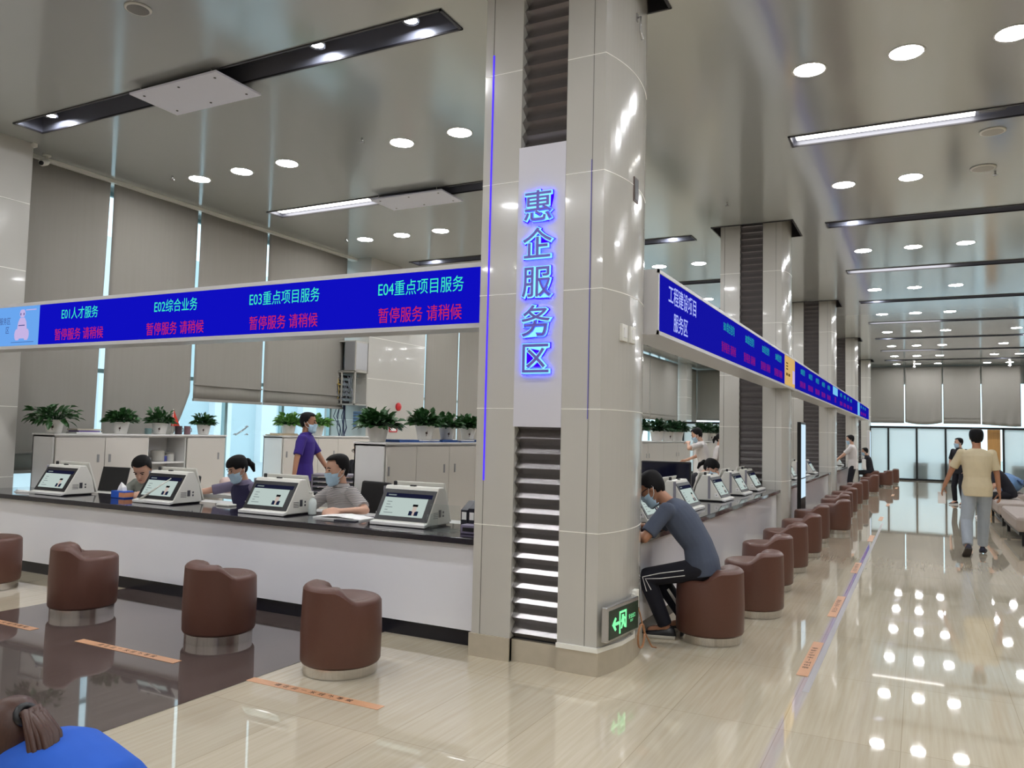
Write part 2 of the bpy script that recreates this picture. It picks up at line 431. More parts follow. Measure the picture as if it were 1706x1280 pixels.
# fittings on the pillar's curved side
bx = bulge
t = thing('light_switch', 'white double wall switch on the curved side of the front pillar', 'switch', (0, 5.0, 0))
for yy in (0.26, 0.40):
    f = MB().box(bx(yy) - .01, bx(yy) + 0.014, yy - .055, yy + .055, 2.255, 2.375).build('switch_plate', mPLAST, t, bev=.004)
    MB().box(bx(yy), bx(yy) + 0.019, yy - .03, yy + .03, 2.28, 2.35).build('rocker', mWHITE, f, bev=.003)
t = thing('wall_socket', 'dark rectangular cut-out box high on the curved side of the front pillar', 'socket box', (0, 5.45, 3.39))
MB().box(bx(.45) - .02, bx(.45) + .006, -.05, .05, -.09, .09).build('box_rim', mat('brown_rim', rgb(90, 72, 66), .5), t)
MB().box(bx(.45) - .01, bx(.45) + .008, -.038, .038, -.078, .078).build('box_opening', mBLACK, t)
t = thing('wall_hook', 'small metal bracket near the top of the front pillar', 'hook', (bx(.4), 5.42, 4.62))
MB().tube([(-.02, 0, .06), (.03, 0, .06), (.03, 0, -.05), (.03, .05, -.09)], .009, 8).build('bracket_arm', mALU, t, smooth=True)
MB().box(-.02, .008, -.015, .015, .03, .09).build('bracket_plate', mALU, t)
# exit sign with trunking and coiled cable
t = thing('exit_sign', 'green lit exit sign low on the side of the front pillar', 'exit sign', (-1.826, 5.23, 0.345), R_(90) - 0.10)
MB().box(-.25, .25, -.02, .025, -.115, .115).build('housing', mALU, t, bev=.006)
pn = MB().box(-.225, .235, -.023, -.018, -.1, .088).build('green_panel', mat('dark_green_panel', rgb(24, 52, 36), .25), t)
mGRN = emit('green_exit_light', (0.25, 1.0, 0.42, 1), 1.1)
b = MB()
b.box(-.075, -.06, -.026, -.0225, -.085, .06); b.box(.02, .035, -.026, -.0225, -.06, .06); b.box(-.075, .035, -.026, -.0225, .048, .062)
b.box(-.035, -.01, -.027, -.0225, .012, .036)
b.prism([(-.05, -.055), (-.035, -.055), (-.02, -.02), (.005, -.055), (.018, -.05), (-.002, -.01), (.0, .01), (.02, -.005), (.02, .008), (-.005, .022), (-.035, .015), (-.05, -.01), (-.04, -.015), (-.03, .0), (-.022, 0), (-.035, -.025)], -.027, -.0225, 'y')
b.prism([(-.185, -.01), (-.14, .035), (-.125, .025), (-.145, .0), (-.085, .0), (-.085, -.02), (-.145, -.02), (-.125, -.045), (-.14, -.055)], -.027, -.0225, 'y')
b.build('pictogram', mGRN, pn)
text_obj('exit_words', '安全出口', .034, mGRN, pn, (.125, -.026, -.0), sx=.8)
text_obj('exit_words', 'EXIT', .022, mGRN, pn, (.12, -.026, -.03))
t = thing('cable_trunking', 'white cable trunking along the skirting and up beside the exit sign', 'trunking', (0, 5.0, 0))
rp = [q for q in right_poly(.022) if q[1] <= .52 and not q[0] < -2.21]
m = MB()
inn = [(q[0] - .022, q[1] + .0) for q in rp]
m.prism([(-2.2, -.022), (-1.9, -.022), (bx(.26) + .022, .26), (bx(.52) + .022, .5), (bx(.52) - .005, .5), (bx(.26) - .005, .26), (-1.92, .001), (-2.2, .001)], .155, .185, 'z')
m.build('skirting_run', mSEAM, t)
MB().box(bx(.5) - .02, bx(.5) + .022, .475, .505, .155, .47).build('riser', mSEAM, t)
MB().box(bx(.52) - .02, bx(.52) + .03, .5, .57, .36, .49).build('junction_box', mSEAM, t, bev=.004)
m = MB(); P = [(bx(.56) + .02, .56, .38), (bx(.6) + .03, .62, .3), (bx(.66) + .04, .7, .17), (-1.78, .8, .03), (-1.77, .87, .012)]
m.tube(P, .006, 8)
for q in range(2):
    cc = [(-1.815 + .006 * q, .64 + .075 * math.cos(a * .4), .14 + .085 * math.sin(a * .4)) for a in range(17)]; m.tube(cc, .005, 8)
tag(m.build('coiled_cable', mat('copper_brown_cable', rgb(176, 126, 88), .5), loc=(0, 5.0, 0), smooth=True), 'thin brown cable coiled beside the exit sign on the pillar', 'cable')

# ------------------------------------------------------------------ LED boards
mFRM = mFRAME
bd = thing('led_board', 'long blue LED board above the white front counter', 'LED board', (0, 5.10, 0))
fr = MB(); Z0, Z1 = 2.375, 2.872; XL, XR = -9.66, -2.87
fr.box(XL, XR, 0, .22, Z0, Z1); fr.box(XL, XR, -.012, 0.0, Z0, Z0 + .035); fr.box(XL, XR, -.012, 0.0, Z1 - .035, Z1)
fr.build('frame', mFRM, bd)
sc = MB().box(-8.32, XR, -.006, -.001, Z0 + .035, Z1 - .035).build('blue_screen', mBLUE, bd)
for x, wth, t1 in ((-7.65, .62, 'E01人才服务'), (-6.23, .72, 'E02综合业务'), (-4.88, .88, 'E03重点项目服务'), (-3.47, .88, 'E04重点项目服务')):
    o = text_obj('green_line', t1, .132, mCYAN, sc, (x, -.008, 2.712), sx=.82, offset=.0)
    o = text_obj('red_line', '暂停服务 请稍候', .132, mREDT, sc, (x + .0, -.008, 2.497), sx=.82, offset=.0)
mPOST = emit('pale_blue_screen', (0.16, 0.42, 0.95, 1), 0.9)
ps = MB().box(XL, -8.325, -.006, -.001, Z0 + .035, Z1 - .035).build('poster_screen', mPOST, bd)
mPK = emit('pale_pink_pixels', (0.62, 0.5, 0.85, 1), 0.9); mNV = emit('navy_pixels', (0.06, 0.10, 0.32, 1), 0.8)
g = MB(); g.ell((-8.62, -.006, 2.6), .085, .002, .13, 12); g.ell((-8.62, -.007, 2.76), .05, .002, .05, 12); g.box(-8.56, -8.38, -.008, -.006, 2.79, 2.80); g.ell((-8.7, -.0065, 2.53), .05, .002, .07, 12); g.ell((-8.54, -.0065, 2.53), .05, .002, .07, 12)
g.build('pink_figures', mPK, ps)
g = MB(); g.box(-8.68, -8.57, -.009, -.007, 2.625, 2.635); g.box(-8.655, -8.64, -.009, -.007, 2.74, 2.765); g.box(-8.60, -8.585, -.009, -.007, 2.74, 2.765)
g.box(-8.8, -8.4, -.009, -.007, 2.445, 2.450); g.build('navy_strokes', mNV, ps)
text_obj('poster_words', '服务区', .085, mNV, ps, (-8.93, -.008, 2.68), sx=.8)
text_obj('poster_words', '区', .085, mNV, ps, (-8.88, -.008, 2.58), sx=.8)

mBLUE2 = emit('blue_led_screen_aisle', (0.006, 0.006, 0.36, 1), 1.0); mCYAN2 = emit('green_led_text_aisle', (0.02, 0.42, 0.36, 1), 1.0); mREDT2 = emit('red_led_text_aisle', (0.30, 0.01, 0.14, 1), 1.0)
bd = thing('led_board', 'long blue LED board running over the aisle counters past every pillar', 'LED board', (-1.80, 0, 0))
fr = MB(); Z0, Z1 = 2.38, 2.89; YA, YB = 5.88, 34.4
fr.box(-.03, 0, YA, YB, Z0, Z1); fr.box(0, .012, YA, YB, Z0, Z0 + .03); fr.box(0, .012, YA, YB, Z1 - .03, Z1); fr.box(0, .012, YA, YA + .03, Z0, Z1)
for i in range(4): fr.box(-.30, -.03, PY[i] + .88, min(YB, PY[i + 1] - .02), Z0, Z1)
fr.build('frame', mFRM, bd)
def rscreen(name, a, b, m, z0=Z0 + .03, z1=Z1 - .03): return MB().box(.001, .006, a, b, z0, z1).build(name, m, bd)
s1 = rscreen('blue_screen', 5.94, 12.35, mBLUE2)
text_obj('white_title', '工程建设项目', .165, mWTXT, s1, (.009, 6.62, 2.735), '+x', sx=.92, offset=.01)
text_obj('white_title', '服务区', .165, mWTXT, s1, (.009, 6.55, 2.52), '+x', sx=.92, offset=.01)
def entries(s, ys, n0):
    for k, y in enumerate(ys):
        text_obj('green_line', 'B%02d综合咨询' % (n0 + k), .115, mCYAN2, s, (.009, y, 2.74), '+x', sx=.85, offset=.006)
        text_obj('red_line', '暂停服务 请稍候', .115, mREDT2, s, (.009, y, 2.52), '+x', sx=.85, offset=.006)
entries(s1, (8.45, 9.6, 10.7, 11.75), 1)
ys_ = rscreen('yellow_screen', 12.36, 13.44, emit('amber_screen', (0.72, 0.47, 0.16, 1), 0.9))
g = MB()
for k in range(3): g.box(.006, .008, 12.5, 12.68, 2.74 - .045 * k, 2.76 - .045 * k)
g.box(.006, .008, 12.5, 12.66, 2.56, 2.6); g.box(.006, .008, 12.72, 12.9, 2.56, 2.6)
g.build('poster_strokes', emit('brown_pixels', (0.2, 0.12, 0.03, 1), .7), ys_)
MB().box(.006, .008, 13.18, 13.42, 2.47, 2.68).build('poster_picture', mPK, ys_)
s2 = rscreen('blue_screen', 13.45, 34.35, mBLUE2)
entries(s2, (14.4, 15.5, 16.6, 17.7, 18.8), 5); entries(s2, (21.9, 23.0, 24.1, 25.2), 10); entries(s2, (29.8, 30.9, 32.0), 14)
g = MB().box(.0065, .008, 19.75, 20.95, 2.66, 2.85).build('cyan_panel', emit('cyan_screen', (0.2, 0.6, 0.95, 1), .9), s2)
g = MB().box(.0065, .008, 28.0, 29.0, 2.42, 2.85).build('cyan_panel', MATS['cyan_screen'], s2)
text_obj('red_title', '服务区', .15, mREDT2, s2, (.009, 20.35, 2.54), '+x', sx=.8)

# ------------------------------------------------------------------ ceiling lamps
lamp0 = thing('ceiling_lamp', 'x', 'ceiling lamp')
MB().lathe([(.135, 0.0), (.15, -.004), (.155, .002), (.15, .006), (.135, .006)], 32).build('trim_ring', mWHITE, lamp0, smooth=True)
MB().lathe([(.134, -.002), (.134, .004)], 32).build('diffuser', mLAMP, lamp0)
LROW = [-4.3, -0.35, 3.57, 7.52, 11.2, 15.3, 19.4, 23.3, 27.2, 31.3, 35.07, 38.7]
first = True
for y in LROW:
    for zone, xsx in (('counter side', (-8.84, -8.04, -7.24, -5.44, -4.64, -3.84)), ('aisle side', (-0.88, -0.08, 0.72, 2.55, 3.36, 4.16))):
        if zone == 'counter side' and y > 36: continue
        for x in xsx:
            if abs(y - 11.2) < .1 and abs(x - .72) < .01: continue
            ORD = ('first', 'second', 'third', 'fourth', 'fifth', 'sixth', 'seventh', 'eighth', 'ninth', 'tenth')
            lab = 'round lit lamp over the %s, %s row from the camera, %s from left' % (zone, ORD[max(0, LROW.index(y) - 3)], ORD[xsx.index(x)])
            if y < 5: lab = 'round lit lamp above and behind the camera, %s, %s from left' % (zone, ORD[xsx.index(x)])
            if first: lamp0.location = (x, y, H - .003); lamp0['label'] = lab; lamp0['group'] = 'round ceiling lamps, ' + zone; first = False
            else: dup(lamp0, (x, y, H - .003), 0, lab, 'round ceiling lamps, ' + zone)
# long ceiling troughs
mTRIM = mat('dark_trough_trim', rgb(52, 50, 56), 0.4)
mTROUGH = mat('satin_trough_lining', rgb(128, 130, 142), 0.35, 0.25)
def trough(x0, x1, y, lit, label, zone):
    t = thing('ceiling_trough', label, 'ceiling light', ((x0 + x1) / 2, y, H), 0, 'long ceiling troughs')
    L = (x1 - x0) / 2; m = MB()
    m.inbox(-L, L, -.16, .16, -.001, .22)
    m.build('lining', mTROUGH, t, fix=False)
    m = MB(); m.box(-L - .02, L + .02, -.175, -.155, -.012, .004); m.box(-L - .02, L + .02, .155, .175, -.012, .004); m.box(-L - .02, -L + .005, -.175, .175, -.012, .004); m.box(L - .005, L + .02, -.175, .175, -.012, .004)
    m.build('edge_trim', mTRIM, t)
    if lit:
        MB().box(-L + .04, -L + 1.82, -.12, .12, .045, .06).build('strip_diffuser', mTUBE, t)
        MB().box(-L + 1.85, -L + 2.1, -.10, .10, .05, .06).build('ballast_cover', mALU, t)
    else:
        for x in (-L + .35, L - 1.45, L - .42):
            s = MB().lathe([(.06, 0), (.075, -.01), (.075, .05), (.06, .05)], 20, (x, .03, .10)).build('spot_housing', mALU, t, smooth=True)
            MB().lathe([(.055, 0), (.055, .01)], 20, (x, .03, .098)).build('spot_lens', mSPOT, s)
        m = MB(); m.box(L - 2.6, L - 1.8, -.10, .06, .12, .14)
        for k in range(6): m.box(L - 2.58, L - 1.82, -.09 + .025 * k, -.08 + .025 * k, .105, .12)
        m.build('air_grille', mTRIM, t)
    return t
for i, y in enumerate(SLOTY):
    for zi, (a, b) in enumerate(SLOTX):
        z = ('left counter', 'aisle')[zi]; lit = (i % 2 == 0)
        trough(a, b, y, lit, ('ceiling trough over the %s with a lit white strip, %s row from the camera' if lit else 'dark ceiling trough over the %s with small spots, %s row from the camera') % (z, ('nearest', 'first', 'second', 'third', 'fourth', 'fifth', 'sixth', 'seventh', 'eighth', 'ninth')[i]), z)
for y, lab in ((5.40, 'white square board screwed under the dark spot trough, near the camera'), (9.35, 'white square board screwed under the strip-lit trough, further back')):
    t = thing('hanging_board', lab, 'ceiling board', (-6.47, y, 4.93))
    MB().box(-.61, .61, -.29, .29, -.01, .01).build('board', mat('lilac_white_board', rgb(232, 232, 246), .5), t)
    m = MB()
    for sx in (-.5, 0, .5):
        for sy in (-.2, .2): m.lathe([(.013, -.013), (.013, .0)], 10, (sx, sy, 0))
    m.build('screw_head', mBLACK, t)
    m = MB()
    for sx in (-.5, .5):
        for sy in (-.24, .24): m.tube([(sx, sy, 0.01), (sx, sy, .068)], .008, 6)
    m.build('hanger_rod', mALU, t)
def ceil_disc(name, lab, cat, x, y, r, m2):
    t = thing(name, lab, cat, (x, y, H)); MB().lathe([(r, 0), (r, -.012), (r * .85, -.016)], 28).build('rim', mPLAST, t, smooth=True)
    MB().lathe([(r * .82, -.017), (r * .82, -.010)], 28).build('grille', m2, t)
mGRL = mat('grey_grille', rgb(128, 126, 122), .6)
ceil_disc('ceiling_speaker', 'round grey ceiling speaker near the top left of the counter hall', 'speaker', -5.67, 4.13, .105, mGRL)
ceil_disc('ceiling_speaker', 'round pale ceiling speaker between two aisle lamp rows', 'speaker', .73, 9.85, .13, mPLASTG)
ceil_disc('ceiling_lamp', 'unlit round ceiling lamp at the right of the second aisle lamp row', 'ceiling lamp', .72, 11.15, .145, mPLASTG)
for x, y, lab in ((-5.78, 7.2, 'small sprinkler head between the left ceiling lamps'), (-9.08, 7.27, 'small sprinkler head left of the counter lamps'), (-2.46, 11.4, 'small sprinkler head before the second pillar'), (.86, 11.34, 'small sprinkler head over the right of the aisle'), (-9.1, 11.0, 'small sprinkler head beside the far left lamps')):
    t = thing('sprinkler', lab, 'sprinkler', (x, y, H)); MB().tube([(0, 0, 0), (0, 0, -.05)], .012, 8).build('stem', mALU, t, smooth=True)
    MB().lathe([(.03, -.055), (.03, -.05)], 12).build('deflector', mALU, t)
def camera_dome(lab, loc, rz):
    t = thing('security_camera', lab, 'security camera', loc, rz)
    MB().lathe([(.05, 0), (.05, -.02), (.03, -.03)], 18).build('mount', mPLAST, t, smooth=True)
    MB().tube([(0, 0, -.02), (0, 0, -.08), (0, -.05, -.10)], .02, 10).build('arm', mPLAST, t, smooth=True)
    b = MB().capsule((0, -.02, -.10), (0, -.14, -.15), .045, .045, 14).build('body', mPLAST, t, smooth=True)
    MB().ell((0, -.175, -.165), .03, .02, .03, 12).build('lens', mBLACK, b, smooth=True)
camera_dome('small white camera in the ceiling corner above the left blinds', (-9.88, 6.02, H), R_(40))
camera_dome('white camera hanging from the ceiling before the left far curtain', (-.2, 38.9, H), 0)
camera_dome('white camera hanging from the ceiling before the right far curtain', (3.4, 38.9, H), R_(-20))
struct(MB().box(-10.14, -9.99, 5.71, 12.45, 4.955, 4.999).box(-10.14, -9.99, 14.45, 20.7, 4.955, 4.999).box(-9.99, -9.6, 5.68, 5.73, 4.955, 4.999).build('trim_ceiling_edge', mSEAM))

# ------------------------------------------------------------------ blinds
def blind(lab, a, b, zb, axis='y', at=-10.05, top=4.955, hem=True, drape=0.0, edge=0.0):
    t = thing('window_blind', lab, 'blind', (at, (a + b) / 2, 0) if axis == 'y' else ((a + b) / 2, at, 0), 0, 'grey window blinds')
    n, k = 22, 16; w = (b - a); m = MB(); V = {}
    zf = zb if callable(zb) else (lambda u: zb)
    vs = []
    for j in range(k + 1):
        for i in range(n + 1):
            u = i / n; v = j / k; z = top + (zf(u) - top) * v
            r = .006 * math.sin(u * 9 + a) + .004 * math.sin(v * 7 + u * 13) + drape * (v ** 3) * math.sin(u * 23 + v * 6)
            uu_ = (u - .5) * w + (edge * v if i == n else 0)
            vs.append((r, uu_, z) if axis == 'y' else (uu_, r, z))
    m.v = vs
    for j in range(k):
        for i in range(n):
            q = j * (n + 1) + i; m.f.append((q, q + 1, q + n + 2, q + n + 1)); m.m.append(0)
    o = m.build('fabric', mBLIND, t, smooth=True); so = o.modifiers.new('thick', 'SOLIDIFY'); so.thickness = .008
    if hem and not callable(zb):
        h = MB()
        if axis == 'y': h.box(-.012, .03, -w / 2, w / 2, zb - .01, zb + .03); h.box(-.006, .028, -w / 2, w / 2, zb + .24, zb + .262)
        else: h.box(-w / 2, w / 2, -.03, .012, zb - .01, zb + .03); h.box(-w / 2, w / 2, -.028, .006, zb + .24, zb + .26)
        h.build('hem_fold', mBLIND, t)
    return t
blind('grey blind beside the left window column, reaching lowest', 5.73, 7.04, .95, edge=-.06)
blind('grey blind behind the flag, its lower right corner pulled up', 7.10, 8.56, lambda u: .95 + (.0 if u < .45 else 1.15 * ((u - .45) / .55) ** 2))
blind('grey blind raised to head height left of the glass door handle', 8.62, 10.05, 1.98)
blind('grey blind raised to head height beside the network rack', 10.1, 12.2, 1.98)
for k, (a, b) in enumerate(((14.47, 15.02), (15.08, 16.5), (16.56, 18.0), (18.06, 20.66))):
    blind(('narrow grey blind just right of the fire alarm column', 'second grey blind right of the fire alarm column', 'third grey blind right of the fire alarm column', 'grey blind mostly hidden by the front pillar')[k], a, b, .95)
blind('grey blind hidden between the second and third window columns', 21.65, 28.5, .95)
blind('long grey blind seen just right of the front pillar', 29.5, 32.0, 2.27)
blind('grey blind seen left of the pale column right of the front pillar', 32.06, 36.3, 2.27)
blind('grey draped blind seen left of the second pillar', 37.35, 39.76, lambda u: 2.5 - .55 * math.sin(math.pi * u) * 0 + .15 * (u - .5) ** 2 - .35 * u, drape=.07)
FX = [-10.1, -8.1, -6.6, -5.1, -3.6, -2.1, -.6, .91, 2.38, 3.86, 5.4, 6.9]
names = ['far end'] * 5 + ['beside the last pillar', 'left of the far camera', 'sagging in the middle', 'plain, in the middle', 'under the right far camera', 'beyond the bright gap', 'at the right end']
for i in range(len(FX) - 1):
    g = .02 if i != 9 else .14
    zz = 2.42
    lab = 'grey curtain panel of the far wall ' + ('behind the counters' if FX[i + 1] < -1 else {6: 'under the left far camera, bottom sagging', 7: 'hanging flat between the two far cameras', 8: 'under the right far camera, creased at its foot', 5: 'right beside the last pillar'}.get(i, 'at the right edge of the hall'))
    if i in (6, 8): blind(lab, FX[i] + g, FX[i + 1] - .02, (lambda u: 2.36 + .10 * (2 * u - 1) ** 2) if i == 6 else (lambda u: 2.40 - .1 * u + .25 * max(0, u - .85)), 'x', 39.8, drape=.03)
    else: blind(lab, FX[i] + g, FX[i + 1] - .02, zz, 'x', 39.8)
struct(MB().box(-9.6, 7, 40.1, 40.16, 0, 4.2).build('window_far', mGLASS))

# ------------------------------------------------------------------ far frosted partition
def partition(name, lab, xs_, y, z1):
    t = thing(name, lab, 'glass partition', (0, y, 0))
    f = MB(); f.box(xs_[0] - .04, xs_[-1] + .04, -.05, .05, z1 - .05, z1 + .04); f.box(xs_[0] - .04, xs_[-1] + .04, -.05, .05, 0, .07)
    for x in xs_: f.box(x - .035, x + .035, -.04, .04, 0, z1)
    f.build('black_frame', mBLKMET, t)
    for a, b in zip(xs_, xs_[1:]): MB().box(a + .035, b - .035, -.006, .006, .07, z1 - .05).build('frosted_pane', mFROST, t)
    return t
partition('glass_partition', 'frosted glass partition with black frames across the end of the aisle', [-1.86, -1.17, -.116, .93, 1.98], 36.6, 2.18)
partition('glass_partition', 'frosted glass partition right of the wooden panel at the far end', [2.93, 4.05, 5.1, 6.15, 6.96], 36.6, 2.18)
tag(MB().box(2.0, 2.95, 36.55, 36.65, 2.14, 2.22).build('door_header', mBLKMET), 'black header over the open doorway beside the wooden panel', 'door header')
tag(MB().box(2.40, 2.84, 36.75, 36.85, 0, 2.14).build('wooden_panel', mWOOD), 'light brown wooden door panel at the far end of the aisle', 'wood panel')
for a, b, lab in ((-.26, .29, 'grey box seen through the frosted glass, left one'), (.74, 1.23, 'grey box seen through the frosted glass behind the masked man'), (3.2, 4.0, 'grey box seen through the frosted glass right of the wooden panel')):
    tag(MB().box(a, b, 36.66, 36.98, 0, .74).build('planter_box', mat('grey_green_box', rgb(84, 96, 92), .7), bev=.01), lab, 'box')
partition('glass_partition', 'black framed frosted partition behind the plants left of the second pillar', [-9.3, -8.4, -7.3, -6.2, -5.1, -4.0], 34.6, 2.2)

# ------------------------------------------------------------------ counters
def counter(lab, cat, L, name='service_counter', back=.74):
    # local: runs along +x from 0 to L, customer side faces -y
    t = thing(name, lab, cat)
    MB().box(0, L, 0, back, .755, .805).build('granite_top', mGRAN, t, bev=.006)
    MB().box(0, L, .06, .10, .115, .755).build('white_front', mWHITEG, t)
    MB().box(0, L, .08, .11, 0, .115).build('black_toe_kick', mTOE, t)
    m = MB(); m.box(0, .03, .10, back - .05, 0, .755); m.box(L - .03, L, .10, back - .05, 0, .755); m.box(0, L, .10, back - .08, .40, .42)
    m.build('carcass', mWHITE, t)
    return t
t = counter('long white counter with dark granite top under the front LED board', 'counter', 6.66); t.location = (-9.6, 5.12, 0)
# (runs along x already, customers at -y)
for i in range(4):
    L = PY[i + 1] - PY[i] - .92
    t = counter(('white counter with dark granite top between the first and second pillars', 'white counter between the second and third pillars', 'white counter between the third and fourth pillars', 'white counter before the last pillar')[i], 'counter', L)
    t.location = (-1.92, PY[i] + .89, 0); t.rotation_euler.z = R_(90)

# ------------------------------------------------------------------ service terminals
mPAGE = emit('pale_page_screen', (0.62, 0.74, 0.70, 1), 0.75)
mHEAD = emit('navy_header', (0.012, 0.014, 0.04, 1), 0.8)
mPGREY = emit('grey_page_text', (0.32, 0.38, 0.38, 1), 0.7)
mSUIT = emit('navy_suit_pixels', (0.015, 0.025, 0.07, 1), 0.6); mFACEP = emit('face_pixels', (0.75, 0.62, 0.55, 1), 0.7); mBLP = emit('black_pixels', (0.01, 0.01, 0.012, 1), .5)
def make_terminal():
    t = thing('service_terminal', 'x', 'terminal')
    w = .27
    prof = [(0, 0.012), (0, .034), (.035, .04), (.185, .292), (.20, .318), (.275, .318), (.345, .19), (.385, .03), (.385, .012)]
    MB().prism(prof, -w, w, 'x').build('body', mPLAST, t, bev=.008)
    MB().prism([(-.012, .004), (-.012, .03), (.03, .036), (.03, .012)], -w - .004, w + .004, 'x').build('front_lip', mWHITE, t, bev=.004)
    MB().box(-w + .03, w - .03, .03, .37, 0, .014).build('foot_plate', mBLACK, t)
    MB().prism([(.305, .35), (.325, .35), (.44, .02), (.42, .02)], -.25, .25, 'x').build('rear_display', mPLAST, t, bev=.006)
    # screen on the slope
    sl = Vector((0, .15, .252)).normalized(); nrm = Vector((0, -sl.z, sl.y)); o0 = Vector((0, .035, .04)); Ls = Vector((0, .15, .252)).length
    def P(u, v, d): return Vector((u, 0, 0)) + o0 + sl * v + nrm * d
    def slab(m, u0, u1, v0, v1, d0, d1):
        m.loft([[P(u0, v0, d0), P(u1, v0, d0), P(u1, v1, d0), P(u0, v1, d0)], [P(u0, v0, d1), P(u1, v0, d1), P(u1, v1, d1), P(u0, v1, d1)]])
        return m
    s = slab(MB(), -.262, .262, .004, Ls - .006, -.002, .006).build('screen', mBLACK, t)
    slab(MB(), -.225, .205, .04, .21, .006, .0075).build('page', mPAGE, s)
    slab(MB(), -.225, .24, .212, .25, .006, .0075).build('page_header', mHEAD, s)
    m = MB()
    for k, (a, b) in enumerate(((-.19, -.14), (-.19, -.15), (-.19, -.12), (-.19, -.16), (-.19, -.10))): slab(m, a, b, .165 - .025 * k, .172 - .025 * k, .0075, .0082)
    m.build('page_text', mPGREY, s)
    slab(MB(), -.20, -.12, .226, .236, .0075, .0085).build('header_text', mPGREY, s)
    m = MB(); slab(m, .06, .15, .055, .095, .0075, .0085); m.build('portrait_suit', mSUIT, s)
    m = MB(); slab(m, .085, .125, .09, .14, .0078, .0088); slab(m, .095, .115, .055, .095, .0086, .0095); m.build('portrait_face', mFACEP, s)
    m = MB(); slab(m, .08, .13, .135, .155, .009, .0098); m.build('portrait_hair', mBLP, s)
    c = MB(); c.box(-.03, .03, .205, .225, .312, .330); c.build('camera_eye', mBLACK, t, bev=.004)
    MB().lathe([(.016, 0), (.016, .03), (.01, .036)], 14, (-.21, .25, .318)).build('top_scanner', mBLACK, t, smooth=True)
    for sx in (-1, 1):
        m = MB(); x = sx * w
        m.box(x - .002, x + .002, .2, .235, .075, .135); m.box(x - .002, x + .002, .262, .278, .105, .122); m.box(x - .002, x + .002, .262, .278, .075, .092)
        for k in range(4): m.box(x - .0015, x + .0015, .12, .19, .07 + .014 * k, .075 + .014 * k)
        if sx > 0: m.build('side_ports', mDARK, t)
    MB().box(-w - .004, -w, .17, .20, .03, .31).build('side_strip', mat('grey_side_strip', rgb(138, 136, 146), .4), t)
    lb = MB().box(-w - .004, -w, .07, .118, .055, .103).build('white_sticker', mPAPER, t)
    MB().lathe([(.006, 0), (.006, .002)], 10, (0, 0, 0)).build('sticker_dot', mBLACK, lb)
    d = lb.children[0]; d.location = (-w - .0035, .0935, .08); d.rotation_euler = (0, R_(-90), 0)
    return t
term = make_terminal()
TE = [(-8.41, 5.33, 'white service terminal at the left end of the front counter'), (-6.80, 5.39, 'white service terminal with a hand sanitizer and tissue box to its left'), (-5.28, 5.34, 'white service terminal in front of the woman in the navy vest'), (-3.81, 5.375, 'white service terminal nearest the front pillar, beside black folders')]
ft = True
for x, y, lab in TE:
    if ft: term.location = (x, y, .805); term['label'] = lab; term['group'] = 'terminals on the front counter'; ft = False
    else: dup(term, (x, y, .805), 0, lab, 'terminals on the front counter')
for y, lab in ((7.15, 'white terminal partly hidden by the front pillar on the aisle counter'), (8.55, 'white terminal right behind the seated man on the aisle counter'), (10.1, 'white terminal first clear of the seated man on the aisle counter'), (11.35, 'white terminal in the middle between seated man and second pillar'), (12.42, 'white terminal right against the second pillar')):
    dup(term, (-2.13, y, .805), R_(90), lab, 'terminals on the aisle counters')
for y, lab in ((14.9, 'white terminal just past the second pillar'), (16.4, 'white terminal behind the black totem'), (18.0, 'far white terminal before the third pillar'), (19.5, 'far white terminal against the third pillar'), (22.3, 'distant white terminal past the third pillar'), (24.6, 'distant white terminal beside the standing white-shirted man'), (26.6, 'distant white terminal before the fourth pillar')):
    dup(term, (-2.13, y, .805), R_(90), lab, 'terminals on the aisle counters')

